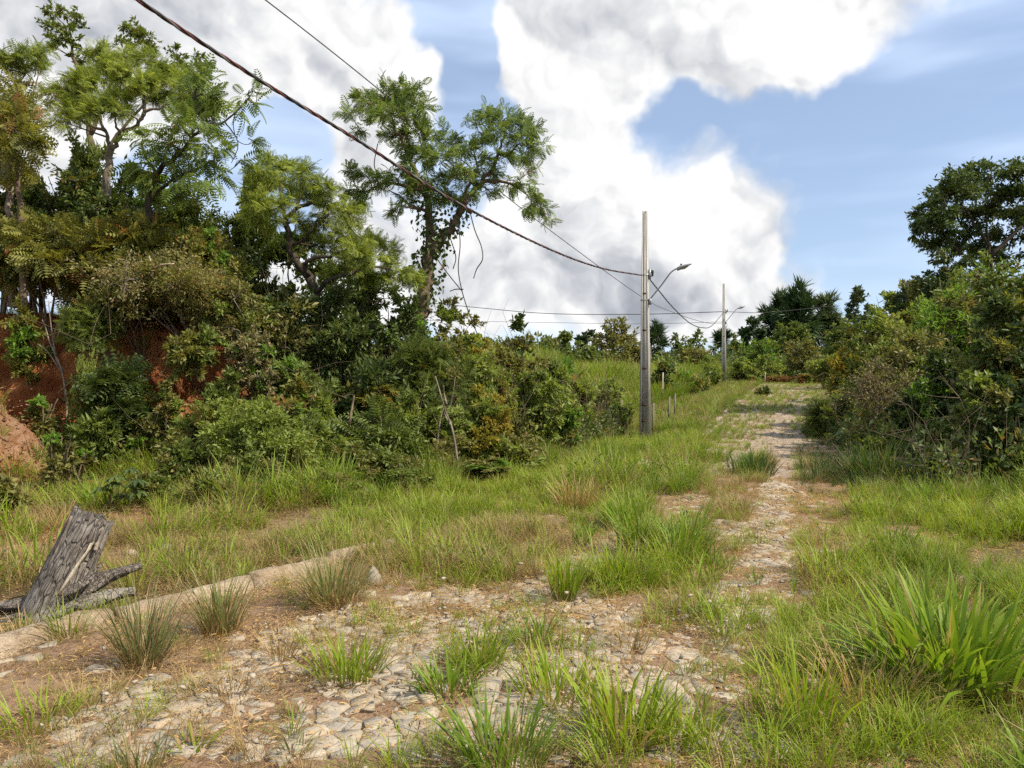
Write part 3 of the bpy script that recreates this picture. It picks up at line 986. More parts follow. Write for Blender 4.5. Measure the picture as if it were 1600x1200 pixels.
def pxclumps(lst, Y, rng, depth=1.0, k=1.0):
    """(px, py, radius in px) at distance Y, spread in depth"""
    out = []
    for q in lst:
        px, py, rp = q[:3]
        y = Y + (q[3] if len(q) > 3 else rng.uniform(-depth, depth))
        r = rp / F * Y * k
        out.append((P(px, py, y), (r * 1.05, r * 1.15, r * 0.62)))
    return out


def pxlimb(pts, Y, r0, r1, dy=None):
    n = len(pts)
    dy = dy or [0] * n
    return ([P(px, py, Y + d) for (px, py), d in zip(pts, dy)], r0, r1)


def shrub(name, label, cx, top, hw, Y, leaf='leaf', mat='leaf_mid', n=14, nl=150, lscale=1.0, seed=1, cat='shrub', stems=4, bark='bark_brown', lo=0.12, ry=0.8,
          group=None, twigs=7, clr=0.42, base=None, droop=0.0, bare=0.0, out=0.15, dx=0.0, flat=0.5, peak=1.0, twig_r=0.005):
    rng = np.random.RandomState(seed)
    n = int(n * 1.45); nl = int(nl * (1.55 if leaf == 'broad' else 1.25)); lscale = lscale * 1.18
    X = (cx - 800) / F * Y
    bx, by = (X + dx, Y) if base is None else base
    z0 = H1(bx, by)
    ztop = EYE + (600 - top) / F * Y
    w = hw / F * Y
    h = max(ztop - z0, 0.3)
    cl = []
    for i in range(n):
        u = unit(rng.normal(0, 1, 3)) * rng.rand() ** 0.4
        # a dome with a lumpy outline
        zz = (u[2] * 0.5 + 0.5)
        taper = (1 - max(0, zz - 0.45) * 0.75 * peak)
        c = Vector((X + u[0] * w * 0.82 * taper, Y + u[1] * w * ry * 0.8 * taper, z0 + h * (lo + (0.92 - lo) * zz)))
        gz = H1(c.x, c.y) + 0.12
        c.z = max(c.z, gz)
        r = w * clr * rng.uniform(0.6, 1.15)
        cl.append((c, (r, r * ry, min(r * 0.85, h * 0.4))))
    limbs = []
    for s in range(stems):
        a = rng.uniform(0, 2 * math.pi); q = rng.uniform(0.25, 0.7)
        b = Vector((bx + rng.normal(0, .06), by + rng.normal(0, .06), z0 - 0.05))
        e = Vector((X + math.cos(a) * w * q, Y + math.sin(a) * w * ry * q, z0 + h * rng.uniform(0.5, 0.85)))
        m = (b + e) / 2 + Vector((rng.normal(0, .08) * w, rng.normal(0, .08) * w, h * 0.08))
        limbs.append(([b, m, e], 0.012 + 0.012 * h * 0.6, 0.006))
    SHR[seed] = (h, w, woody(name, label, cat, (bx, by, z0), limbs, cl, leaf, mat, bark, nl, twigs, lscale, seed + 77, group, twig_r=twig_r, droop=droop, bare=bare, out=out,
                 trunkname='stems', crownname='foliage', branch_r=0.012, flat=flat,
                 alt=None if cat == 'tree' or leaf not in ('leaf', 'small', 'broad', 'long') else (('leaf', 'long', 'small')[seed % 3], ('leaf_light', 'leaf_olive', 'leaf_mid', 'leaf_bright', 'leaf_rust')[seed % 5], (1.0, 1.2, .9)[seed % 3])))
    return SHR[seed][2]


SHR = {}


def again(seed, label, cx, top, hw, Y, rot, group, cat='shrub'):
    """another plant of a kind already built: a copy of the thing and of each part, turned and resized"""
    h, w, src = SHR[seed]
    X = (cx - 800) / F * Y
    z0 = H1(X, Y)
    r = src.copy(); COL.objects.link(r)
    r.location = (X, Y, z0)
    kz = max(EYE + (600 - top) / F * Y - z0, .3) / h; kx = (hw / F * Y) / w
    r.rotation_euler = (0, 0, R(rot)); r.scale = (kx, kx, kz)
    tag(r, label, cat, group)
    for ch in src.children:
        c = ch.copy(); COL.objects.link(c); c.parent = r
    return r

# ------------------------------------------------------------------ street poles and cables
def street_pole(label, x, y, ztop, rz, s, lamp_dir, band_z, arm_z, group):
    z0 = H1(x, y)
    h = ztop - z0
    root = thing('street_pole', label, 'pole', (x, y, z0), group)
    root.rotation_euler = (0, 0, rz)
    wb, wt = 0.33 * s, 0.14 * s
    db, dt = 0.24 * s, 0.12 * s
    # double-T shaft: two flanges and a set-back web, tapering upwards
    for sg, nm in ((-1, 'flange'), (1, 'flange')):
        mb = MB(); V = []
        for t in (0, 1):
            w = wb + (wt - wb) * t; d = db + (dt - db) * t; f = w * 0.24
            x0, x1 = sg * w / 2, sg * (w / 2 - f)
            z = -0.3 if t == 0 else h
            V += [(x0, -d / 2, z), (x1, -d / 2, z), (x1, d / 2, z), (x0, d / 2, z)]
        mb.add(V, [(3, 2, 1, 0), (4, 5, 6, 7), (0, 1, 5, 4), (1, 2, 6, 5), (2, 3, 7, 6), (3, 0, 4, 7)])
        mb.build('flange', MATS['pole_concrete'], root)
    mb = MB(); V = []
    for t in (0, 1):
        w = (wb + (wt - wb) * t) * 0.54; d = (db + (dt - db) * t) * 0.62
        z = -0.3 if t == 0 else h - 0.01
        V += [(-w / 2, -d / 2, z), (w / 2, -d / 2, z), (w / 2, d / 2, z), (-w / 2, d / 2, z)]
    mb.add(V, [(3, 2, 1, 0), (4, 5, 6, 7), (0, 1, 5, 4), (1, 2, 6, 5), (2, 3, 7, 6), (3, 0, 4, 7)])
    mb.build('web', MATS['pole_concrete'], root)
    for zz in (0.085, 0.155, 0.315, 0.48, 0.64):          # dark brown cross ribs in the recess
        t = zz; w = (wb + (wt - wb) * t); d = (db + (dt - db) * t)
        mb = MB(); mb.box((0, -d * 0.40, h * zz), w * 0.56, d * 0.22, 0.05 * s)
        mb.build('rib', MATS['rust'], root)

    def band(z):
        t = z / h; w = (wb + (wt - wb) * t); d = (db + (dt - db) * t)
        mb = MB()
        for c, sx, sy in (((0, -d / 2 - 0.008, z), w + 0.035, 0.014), ((0, d / 2 + 0.008, z), w + 0.035, 0.014), ((w / 2 + 0.01, 0, z), 0.014, d + 0.002), ((-w / 2 - 0.01, 0, z), 0.014, d + 0.002)):
            mb.box(c, sx, sy, 0.035)
        mb.build('steel_band', MATS['galvanised'], root)
        return w / 2
    bz = band_z - z0; az = arm_z - z0
    w1 = band(bz); w2 = band(az)
    # rack with insulator beside the upper band
    mb = MB()
    mb.box((w1 + 0.05, 0, bz + 0.02), 0.07, 0.05, 0.32); mb.box((w1 + 0.11, 0, bz + 0.15), 0.12, 0.03, 0.025); mb.box((w1 + 0.11, 0, bz - 0.05), 0.12, 0.03, 0.025)
    mb.build('bracket', MATS['galvanised'], root)
    mb = MB()
    mb.tube([(w1 + 0.14, 0, bz - 0.03), (w1 + 0.14, 0, bz + 0.02), (w1 + 0.14, 0, bz + 0.07), (w1 + 0.14, 0, bz + .13)], [0.04, 0.03, 0.045, 0.035], 10)
    mb.build('insulator', MATS['black_rubber'], root, smooth=True)
    # curved arm and cobra-head lamp
    mb = MB()
    a = catmull([(w2 + 0.03, 0, az - 0.10), (w2 + 0.06, 0, az + 0.03), (w2 + 0.42, 0, az + 0.45), (w2 + 0.72, 0, az + 0.82), (w2 + 0.95, 0, az + 0.94)], 22)
    mb.tube(a, 0.024, 8)
    mb.box((w2 + 0.05, 0, az - 0.06), 0.08, 0.07, 0.18)
    mb.build('lamp_arm', MATS['galvanised'], root, smooth=False)
    hx, hz = w2 + 0.90, az + 0.90
    mb = MB()
    xs = np.array([0, 0.02, 0.10, 0.2, 0.32, 0.42, 0.46]); hw = np.array([.04, .075, .10, .10, .08, .045, .012]); up = np.array([.035, .06, .075, .07, .055, .035, .01]); dn = np.array([.03, .06, .055, .045, .03, .015, .005])
    V = []
    for i in range(7):
        for k in range(10):
            an = k / 10 * 2 * math.pi
            V.append((hx + xs[i], math.cos(an) * hw[i], hz + xs[i] * 0.28 + math.sin(an) * (up[i] if math.sin(an) > 0 else dn[i])))
    i = np.arange(6)[:, None] * 10; j = np.arange(10)[None]; j2 = (j + 1) % 10
    mb.add(V, np.stack([i + j, i + j2, i + 10 + j2, i + 10 + j], -1).reshape(-1, 4))
    mb.ngon.append(list(range(9, -1, -1))); mb.ngon.append(list(range(60, 70)))
    hd = mb.build('lamp_head', MATS['lamp_shell'], root, smooth=True)
    mb = MB(); V = []
    for q in range(12):
        an = q / 12 * 2 * math.pi
        V.append((hx + 0.24 + math.cos(an) * 0.12, math.sin(an) * 0.065, hz + (0.24 + math.cos(an) * 0.12) * 0.28 - 0.046 + 0.012 * math.cos(an)))
    V.append((hx + 0.24, 0, hz + 0.24 * 0.28 - 0.085))
    mb.add(V, [(q, 12, (q + 1) % 12) for q in range(12)])
    mb.build('lens', MATS['lamp_glass'], hd, smooth=True)
    mb = MB(); mb.tube([(hx + 0.13, 0, hz + 0.09), (hx + 0.13, 0, hz + 0.13), (hx + .13, 0, hz + 0.16)], [0.03, 0.03, 0.022], 10)
    mb.build('photocell', MATS['black_rubber'], hd, smooth=True)
    return root


P1 = hit(1008, 690)
P1Y = 24.0
P1X = (1008 - 800) / F * P1Y
P2Y = 54.0
P2X = (1131 - 800) / F * P2Y
POLE1 = street_pole('nearer and taller-looking grey concrete pole with a street lamp in the grass', P1X, P1Y, EYE + 270 / F * P1Y, R(-27), 1.0, 0, EYE + 170 / F * P1Y, EYE + 131 / F * P1Y, 'concrete street lamp poles')
POLE2 = street_pole('farther concrete pole with a street lamp by the end of the track', P2X, P2Y, EYE + 157 / F * P2Y, R(-27), 1.0, 0, EYE + 113 / F * P2Y, EYE + 97 / F * P2Y, 'concrete street lamp poles')


def cable(name, label, pts, r, twist=0.0, mats=('black_rubber',), n=160, group=None):
    c = catmull([tuple(p) for p in pts], n)
    mid = Vector(c[n // 2])
    if len(mats) == 1:
        mb = MB(); mb.tube(c - np.array(mid), r, 6)
        o = mb.build(name, MATS[mats[0]], smooth=True, loc=mid)
        return tag(o, label, 'cable', group)
    root = thing(name, label, 'cable', mid, group)
    T = np.gradient(c, axis=0); T = unit(T)
    u = unit(np.cross(T, np.array([0, 0, 1.0]))); w = np.cross(T, u)
    s = np.cumsum(np.r_[0, np.linalg.norm(np.diff(c, axis=0), axis=1)])
    for i, m in enumerate(mats):
        ph = s * twist + i * 2 * math.pi / len(mats)
        q = c + r * (u * np.cos(ph)[:, None] + w * np.sin(ph)[:, None])
        mb = MB(); mb.tube(q - np.array(mid), r * 1.05, 6)
        mb.build('strand', MATS[m], root, smooth=True)
    return root


bx1 = P1X + 0.05
cable('twisted_cable', 'thick twisted black and red cable from top left down to the nearer pole',
      [(-10.6, -6.5, 8.0), (-6.8, 1.2, 6.6), (-3.75, 7.7, 5.5), P(560, 220, 10.94), P(720, 320, 13.6), P(860, 390, 17.3), P(940, 419, 20.4), P(1001, 430, 23.9)], 0.0125, 9.0, ('black_rubber', 'cable_red', 'cable_grey'), 620)
cable('twisted_cable', 'slack cable sagging between the nearer and the farther pole',
      [P(1010, 430, 24.0), P(1030, 455, 26.5), P(1052, 481, 29.6), P(1078, 505, 35), P(1097, 512, 40), P(1112, 509, 45.4), P(1131, 488, 53.9)], 0.013, 9.0, ('black_rubber', 'cable_grey'), 300)
cable('wire', 'thin single wire high over the lone tree running behind the nearer pole',
      [P(250, -120, 14.2), P(415, 0, 17), P(580, 130, 20.2), P(700, 232, 23.5), P(840, 345, 28.7), P(1000, 462, 38.8), P(1052, 488, 43.8), P(1102, 504, 50), P(1130, 506, 53.9)], 0.016, 0, ('cable_grey',), 90)
cable('wire', 'upper of two level wires running left from the farther pole', [P(560, 462, 62), P(750, 481, 60), P(860, 490, 58), P(1000, 491, 56), P(1130, 487, 54)], 0.024, 0, ('black_rubber',), 60)
cable('wire', 'lower fainter level wire running left from the farther pole', [P(640, 500, 62), P(860, 504, 58), P(1000, 506, 56), P(1130, 503, 54)], 0.014, 0, ('cable_grey',), 60)
cable('wire', 'short wire leaving the farther pole to the right over the trees', [P(1132, 487, 54), P(1200, 488, 56), P(1300, 478, 60)], 0.02, 0, ('black_rubber',), 40)


# ------------------------------------------------------------------ trees on the left
def lone_tree():
    Y = 17.0
    rng = np.random.RandomState(3)
    bz = H1((655 - 800) / F * Y, Y)
    limbs = [pxlimb([(652, 560), (656, 510), (662, 450), (668, 405), (672, 386)], Y, 0.17, 0.135),
             pxlimb([(672, 390), (671, 346), (667, 317), (652, 275), (640, 245), (625, 214), (609, 186), (597, 160)], Y, 0.10, 0.02, [0, 0, -.1, -.2, -.3, -.3, -.2, 0]),
             pxlimb([(670, 395), (690, 370), (708, 355), (717, 334), (731, 308), (756, 280), (774, 256), (783, 225), (790, 205)], Y, 0.12, 0.02, [0, .05, .1, .1, .2, .3, .3, .2, .1]),
             pxlimb([(752, 284), (770, 283), (790, 285), (812, 296), (832, 312)], Y + .3, 0.05, 0.012),
             pxlimb([(667, 330), (652, 325), (637, 318), (620, 304), (606, 297)], Y - .1, 0.04, 0.012),
             pxlimb([(662, 300), (630, 290), (600, 286), (575, 299), (553, 303)], Y - .2, 0.045, 0.012),
             pxlimb([(718, 334), (722, 310), (735, 285), (745, 262), (740, 235)], Y + .1, 0.05, 0.012, [0, -.2, -.4, -.5, -.6])]
    cl = pxclumps([(622, 135, 26), (595, 150, 28), (570, 160, 20), (548, 178, 15), (632, 150, 24), (655, 165, 22), (648, 140, 14), (610, 175, 28), (640, 185, 28), (655, 205, 20), (580, 185, 20),
                   (625, 215, 24), (563, 210, 10), (668, 215, 14), (690, 215, 18), (705, 225, 16), (690, 240, 24), (668, 245, 24), (645, 240, 20), (720, 240, 18), (640, 262, 22), (742, 190, 16), (757, 180, 14), (782, 180, 20),
                   (805, 188, 20), (825, 205, 20), (842, 228, 15), (780, 205, 26), (810, 225, 26), (760, 215, 20), (740, 232, 20), (790, 245, 22), (820, 248, 14), (832, 262, 10), (755, 250, 20), (720, 265, 22), (700, 275, 20),
                   (650, 283, 22), (672, 290, 20), (618, 278, 18), (590, 285, 20), (567, 272, 16), (548, 264, 10), (560, 298, 18), (542, 300, 10), (570, 318, 10), (730, 280, 16), (700, 300, 18), (680, 308, 14), (640, 308, 14), (625, 322, 10), (612, 333, 9),
                   (815, 287, 16), (838, 303, 16), (850, 325, 13), (855, 342, 8), (825, 325, 15), (790, 295, 12), (765, 298, 10), (770, 265, 14), (740, 300, 10), (715, 310, 10)], Y, rng, 1.2)

    def extra(root, o, rng, sk):
        # creeper leaves clinging to the trunk, and thin lianas hanging from the fork
        vm = MB()
        for pts, m, rad in ((sk[0][8:], 420, 0.3), (sk[1][:14], 260, 0.26), (sk[2][:16], 240, 0.24)):
            i = rng.randint(0, len(pts), m)
            pos = pts[i] + rng.normal(0, 1, (m, 3)) * rad * np.array([.6, .6, .7])
            put_leaves(vm, 'broad', pos - o, rng.normal(0, .6, (m, 3)) + np.array([0, 0, -.8]), rng.normal(0, 1, (m, 3)) + np.array([0, -.6, .3]), 0.11 * (0.7 + .6 * rng.rand(m)), 0.075, rng.rand(m))
        vm.build('creeper', MATS['leaf_dark'], root)
        for pts in ([(715, 340), (719, 380), (716, 420), (722, 455), (733, 490), (747, 525)], [(678, 398), (700, 428), (722, 455)], [(734, 330), (742, 360), (752, 385), (754, 405), (745, 420), (740, 435)], [(700, 362), (712, 400), (708, 420)], [(590, 225), (585, 260), (598, 280)], [(724, 452), (712, 452), (703, 455)]):
            lb = MB(); lb.tube(catmull([tuple(P(a, b, Y + rng.uniform(-.2, .2))) for a, b in pts], 24) - o, 0.012, 4)
            lb.build('liana', MATS['bark_dark'], root, smooth=True)
    woody('tree', 'lone tall forked tree with feathery green crown and creeper clad trunk', 'tree', ((652 - 800) / F * Y, Y, bz), limbs, cl, 'frond', 'leaf_lone', 'bark_brown', nl=56, twigs=7, lscale=0.66,
          seed=5, branch_r=0.03, extra=extra, droop=0.12, out=0.35, flat=0.6, twig_r=0.007)


lone_tree()


def left_trees():
    rng = np.random.RandomState(4)
    Y = 16.5
    g0 = lambda px, Y: ((px - 800) / F * Y, Y, H1((px - 800) / F * Y, Y))
    # bright feathery tree
    limbs = [pxlimb([(166, 480), (168, 380), (166, 300), (170, 255), (172, 234)], Y, 0.11, 0.075), pxlimb([(172, 236), (190, 212), (214, 196), (226, 176), (250, 168), (280, 150)], Y, 0.06, 0.015, [0, -.1, -.2, -.3, -.3, -.3]),
             pxlimb([(171, 236), (168, 214), (160, 196), (150, 165), (140, 135)], Y, 0.045, 0.014), pxlimb([(224, 180), (225, 150), (215, 125), (205, 95)], Y, 0.045, 0.014, [-.3, -.1, 0, .2]),
             pxlimb([(165, 205), (130, 190), (100, 160), (80, 150)], Y, 0.035, 0.012), pxlimb([(190, 212), (180, 190), (185, 160)], Y, 0.03, 0.012)]
    cl = pxclumps([(150, 80, 20), (165, 95, 24), (195, 90, 24), (225, 95, 24), (250, 110, 22), (130, 120, 24), (155, 120, 26), (185, 118, 28), (215, 122, 26), (245, 130, 24), (275, 118, 22), (292, 130, 18), (105, 135, 20), (130, 150, 26), (160, 150, 26), (190, 150, 24),
                   (150, 175, 22), (120, 170, 22), (180, 172, 18), (265, 150, 20), (300, 148, 18), (325, 160, 16), (240, 152, 16), (85, 150, 18), (100, 165, 16), (95, 190, 16), (290, 165, 18), (320, 175, 16), (200, 175, 12)], Y, rng, 1.0)
    woody('tree', 'bright yellow green feathery tree with pale forked limbs above the red bank', 'tree', g0(166, Y), limbs, cl, 'feather', 'leaf_feather', 'bark_grey', nl=150, twigs=7, lscale=0.95, seed=21, flat=0.7, branch_r=0.025)
    # taller darker tree behind it
    Y = 19.5
    limbs = [pxlimb([(150, 430), (148, 300), (140, 200), (128, 130), (112, 80), (100, 40)], Y, 0.13, 0.02), pxlimb([(142, 210), (170, 140), (190, 90), (205, 60)], Y, 0.06, 0.015), pxlimb([(146, 260), (200, 190), (260, 130), (285, 100), (305, 100)], Y, 0.05, 0.012)]
    cl = pxclumps([(80, 20, 15), (92, 12, 14), (105, 28, 16), (120, 22, 13), (80, 38, 14), (98, 45, 18), (122, 42, 14), (75, 58, 11), (95, 68, 16), (115, 62, 16), (135, 78, 15), (82, 72, 10), (128, 92, 16), (150, 95, 14),
                   (190, 42, 13), (205, 52, 17), (225, 55, 17), (232, 72, 14), (205, 70, 13), (240, 78, 9), (218, 42, 10), (190, 62, 10), (273, 78, 12), (282, 92, 14), (290, 108, 12), (275, 100, 10), (312, 88, 10), (322, 100, 12), (318, 115, 12), (332, 100, 7), (175, 110, 18), (140, 130, 18)], Y, rng, .8)
    woody('tree', 'taller dark green tree showing above and behind the bright feathery tree', 'tree', g0(150, Y), limbs, cl, 'leaf', 'leaf_mid', 'bark_brown', nl=130, twigs=6, lscale=1.35, seed=22, out=0.2)
    # tree at the left edge
    Y = 15.2
    limbs = [pxlimb([(20, 480), (15, 350), (10, 250), (25, 180), (30, 130)], Y, 0.12, 0.025), pxlimb([(12, 260), (-30, 200), (-60, 140)], Y, 0.05, 0.015), pxlimb([(25, 185), (50, 150), (62, 115)], Y, 0.03, 0.01)]
    cl = pxclumps([(5, 92, 16), (28, 95, 16), (50, 85, 15), (62, 100, 13), (-20, 95, 25), (40, 108, 14), (70, 80, 9), (-60, 120, 30), (-40, 150, 30)], Y, rng, .7)
    woody('tree', 'feathery light green treetop cut by the left edge of the picture', 'tree', g0(20, Y), limbs, cl, 'feather', 'leaf_light', 'bark_grey', nl=90, twigs=6, seed=23, flat=.7, lscale=1.1)
    cl = pxclumps([(25, 130, 16), (35, 150, 18), (12, 165, 18), (45, 165, 14), (30, 180, 18), (8, 195, 20), (40, 200, 18), (20, 215, 22), (-15, 180, 25), (-20, 220, 30), (50, 220, 16), (30, 240, 24), (0, 260, 28)], Y - .8, rng, .6)
    limbs = [pxlimb([(40, 480), (32, 380), (28, 280), (22, 210), (28, 150)], Y - .8, 0.08, 0.015)]
    woody('tree', 'slender tree with coppery brown compound leaves near the left edge', 'tree', g0(40, Y - .8), limbs, cl, 'frond', 'leaf_rust', 'bark_brown', nl=48, twigs=6, lscale=1.0, seed=24, droop=.3, out=.3)
    # pinnate tree reaching out to the right
    Y = 14.8
    limbs = [pxlimb([(233, 470), (233, 380), (235, 300), (246, 268), (275, 245), (298, 215), (305, 180), (306, 140)], Y, 0.10, 0.02), pxlimb([(300, 212), (330, 197), (352, 190), (375, 168), (395, 146)], Y, 0.03, 0.008),
             pxlimb([(352, 192), (366, 210), (372, 228), (362, 255)], Y, 0.014, 0.006), pxlimb([(246, 270), (225, 240), (222, 215)], Y, 0.04, 0.012), pxlimb([(235, 310), (270, 280), (310, 262), (335, 250)], Y, 0.04, 0.01)]
    cl = pxclumps([(305, 112, 13), (320, 125, 15), (300, 135, 14), (330, 150, 16), (310, 160, 16), (290, 175, 16), (330, 178, 15), (345, 165, 10), (278, 195, 16), (310, 195, 18), (340, 205, 13), (290, 220, 20), (320, 222, 18), (265, 225, 16), (340, 235, 10), (300, 245, 20), (270, 255, 22), (245, 235, 16), (230, 220, 14), (325, 255, 16),
                   (398, 142, 9), (385, 150, 10), (400, 162, 9), (378, 168, 7), (388, 215, 9), (398, 220, 7), (375, 248, 7), (250, 285, 22), (285, 280, 22), (215, 260, 18), (320, 285, 18), (350, 270, 12)], Y, rng, .9)
    woody('tree', 'tree with long drooping pinnate leaves and one thin branch reaching right into the sky', 'tree', g0(233, Y), limbs, cl, 'bigfrond', 'leaf_lone', 'bark_dark', nl=15, twigs=5, lscale=0.72, seed=25, droop=.25, out=.5, flat=.6, twig_r=.006)
    # gnarled tree with dark bent limbs
    Y = 16.0
    limbs = [pxlimb([(490, 520), (492, 470), (484, 436), (466, 412), (453, 382), (447, 345), (463, 328), (482, 318), (496, 300)], Y, 0.12, 0.03), pxlimb([(448, 350), (440, 320), (438, 290), (430, 265)], Y, 0.05, 0.012), pxlimb([(484, 436), (478, 415), (490, 402), (515, 400), (530, 394), (560, 385)], Y, 0.06, 0.015, [0, -.3, -.4, -.4, -.4, -.2]),
             pxlimb([(492, 460), (510, 440), (540, 430), (575, 418), (610, 420)], Y, 0.06, 0.015, [0, -.3, -.4, -.3, 0]), pxlimb([(454, 384), (478, 372), (495, 345), (520, 330)], Y, 0.04, 0.012, [0, -.2, -.3, -.3]), pxlimb([(463, 328), (470, 300), (465, 275)], Y, .03, .01)]
    cl = pxclumps([(428, 252, 20), (405, 268, 20), (445, 262, 20), (470, 272, 22), (495, 285, 20), (515, 300, 18), (395, 290, 20), (425, 285, 24), (455, 295, 22), (485, 305, 20), (410, 315, 20), (440, 320, 16), (510, 325, 18), (535, 330, 18), (550, 345, 16), (475, 345, 18), (505, 352, 20), (535, 362, 20),
                   (560, 370, 20), (585, 375, 18), (605, 388, 18), (555, 392, 20), (580, 402, 20), (610, 410, 18), (630, 425, 18), (645, 440, 14), (515, 385, 18), (540, 412, 22), (570, 428, 22), (600, 435, 20), (520, 430, 18), (395, 335, 18), (420, 345, 18), (560, 320, 12), (388, 310, 14)], Y, rng, 1.1)
    woody('tree', 'spreading light green tree with dark gnarled bent limbs left of the lone tree', 'tree', g0(490, Y), limbs, cl, 'feather', 'leaf_feather', 'bark_dark', nl=120, twigs=7, lscale=0.95, seed=26, flat=.6, branch_r=0.03, twig_r=.007)


left_trees()


# ------------------------------------------------------------------ shrubs of the left bank
def left_shrubs():
    G = 'shrubs on and below the red bank'
    s = lambda *a, **k: shrub('shrub', *a, group=G, **k)
    # along the top of the bank
    s('dark broadleaved shrub at the left edge high on the bank', 5, 225, 75, 15.6, 'broad', 'leaf_dark', 20, 110, seed=101, lscale=1.0)
    s('dark glossy shrub under the bright feathery tree', 120, 235, 80, 16.0, 'broad', 'leaf_dark', 22, 120, seed=102)
    s('mid green shrub between the two left trunks on the bank top', 205, 285, 60, 16.5, 'leaf', 'leaf_mid', 16, 190, seed=103, lscale=1.2)
    s('thin leaved shrub below the drooping pinnate tree', 300, 290, 62, 16.2, 'long', 'leaf_mid', 16, 150, seed=104, bare=.15)
    s('loose shrub with blue sky behind it left of the gnarled tree', 372, 320, 45, 16.8, 'leaf', 'leaf_blue', 12, 120, seed=105, lscale=1.2)
    # hanging over the bank edge
    s('yellowish shrub with orange leaf tips hanging over the left end of the bank', 75, 335, 90, 14.9, 'frond', 'leaf_rust', 20, 42, seed=106, lo=.45, droop=.2, lscale=.9)
    s('second yellowish shrub with rusty tips on the bank edge left of centre', 205, 340, 80, 14.7, 'frond', 'leaf_rust', 20, 42, seed=107, lo=.45, droop=.2, lscale=.9)
    s('olive shrub with rusty shoots below the sky gap', 320, 355, 75, 15.0, 'leaf', 'leaf_rust', 20, 200, seed=108, lo=.35)
    s('grey brown twiggy bush hanging over the red earth', 250, 400, 105, 14.0, 'small', 'leaf_drygrey', 30, 300, seed=109, lo=.52, stems=9, bark='bark_grey', base=(-6.2, 14.9), twigs=12, lscale=1.15)
    s('smaller grey green twiggy bush on the bank right of the brown one', 360, 425, 62, 14.1, 'small', 'leaf_olive', 20, 280, seed=110, lo=.42, stems=7, bark='bark_grey', base=(-4.9, 14.8), twigs=10, lscale=1.2)
    s('dark shrub at the left edge under the bank top', 30, 385, 60, 14.6, 'leaf', 'leaf_dark', 14, 170, seed=140, lo=.6, base=(-9.6, 15.2))
    s('green shrub with feathery sprays clinging to the middle of the red face', 140, 470, 34, 13.6, 'feather', 'leaf_mid', 8, 60, seed=141, lo=.4, base=(-7.4, 14.4))
    s('leafy green shrub filling the bank top left of the slender tree trunks', 60, 275, 70, 16.3, 'leaf', 'leaf_mid', 20, 190, seed=142, lscale=1.25)
    s('olive shrub on the bank top below the bright feathery tree', 175, 305, 70, 15.6, 'leaf', 'leaf_olive', 20, 190, seed=143, lscale=1.2)
    s('green shrub on the bank top under the pinnate tree', 262, 300, 62, 15.9, 'frond', 'leaf_mid', 18, 40, seed=144)
    s('leafy shrub below the sky gap right of the pinnate tree', 345, 372, 60, 15.6, 'leaf', 'leaf_mid', 18, 190, seed=145, lscale=1.1)
    s('olive bush on the upper red face left of the brown twiggy bush', 188, 440, 42, 13.7, 'leaf', 'leaf_olive', 16, 170, seed=146, lo=.5, base=(-6.9, 14.6))
    s('leafy bush half way down the red face', 305, 500, 44, 13.2, 'leaf', 'leaf_rust', 16, 160, seed=147, lo=.45, base=(-5.5, 14.2))
    s('grey brown bush on the red face right of the leafy one', 390, 500, 50, 13.4, 'small', 'leaf_drygrey', 16, 240, seed=148, lo=.4, lscale=1.25, base=(-4.6, 14.2), stems=7, bark='bark_grey', twigs=10)
    s('dark pinnate bush low on the left red face', 190, 560, 34, 13.1, 'frond', 'leaf_dark', 10, 34, seed=149, lo=.3, base=(-6.7, 13.6), droop=.2)
    s('pale olive bush low on the red face in the middle', 262, 580, 36, 12.9, 'small', 'leaf_olive', 14, 240, seed=150, lo=.25, lscale=1.25)
    s('low green bush between the red face and the big rounded shrub', 350, 570, 38, 13.0, 'leaf', 'leaf_mid', 14, 150, seed=151, lo=.3)
    # dark mass right of the red earth
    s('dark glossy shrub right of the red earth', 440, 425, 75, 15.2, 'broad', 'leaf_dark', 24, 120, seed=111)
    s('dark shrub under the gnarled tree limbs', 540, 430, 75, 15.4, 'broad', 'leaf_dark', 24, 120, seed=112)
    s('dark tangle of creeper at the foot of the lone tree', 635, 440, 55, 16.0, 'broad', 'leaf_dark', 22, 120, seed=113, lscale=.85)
    s('bright green leafy shrub right of the lone tree foot', 705, 440, 45, 16.6, 'broad', 'leaf_light', 16, 90, seed=114)
    s('yellow brown shrub right of the lone tree', 738, 455, 40, 17.6, 'leaf', 'leaf_yellow', 14, 150, seed=115, lscale=1.1)
    s('small large-leaved tree standing against the sky right of the yellow shrub', 815, 478, 40, 19.5, 'broad', 'leaf_dark', 16, 40, seed=116, lscale=1.6, peak=.6)
    s('green shrub with reddish tips below the large-leaved tree', 790, 520, 55, 18.0, 'leaf', 'leaf_rust', 16, 150, seed=117, lscale=1.3)
    s('dark shaded shrub in the middle of the thicket', 470, 540, 80, 14.2, 'leaf', 'leaf_mid', 24, 190, seed=118, lscale=1.2)
    s('dark shrub with slender leaves below the lone tree', 590, 530, 80, 14.6, 'long', 'leaf_dark', 24, 180, seed=119, lscale=1.2)
    s('feathery mid green shrub below the creeper tangle', 670, 510, 60, 14.9, 'feather', 'leaf_mid', 16, 65, seed=120)
    s('mid green shrub in front of the yellow brown shrub', 740, 526, 64, 15.6, 'broad', 'leaf_light', 18, 100, seed=121, lscale=.9)
    # low front row
    s('low dark shrub in front of the left red earth', 150, 630, 46, 12.6, 'long', 'leaf_mid', 16, 130, seed=122)
    s('reddish brown low shrub on the lower red face', 240, 610, 44, 13.0, 'leaf', 'leaf_rust', 16, 150, seed=123, lscale=1.0)
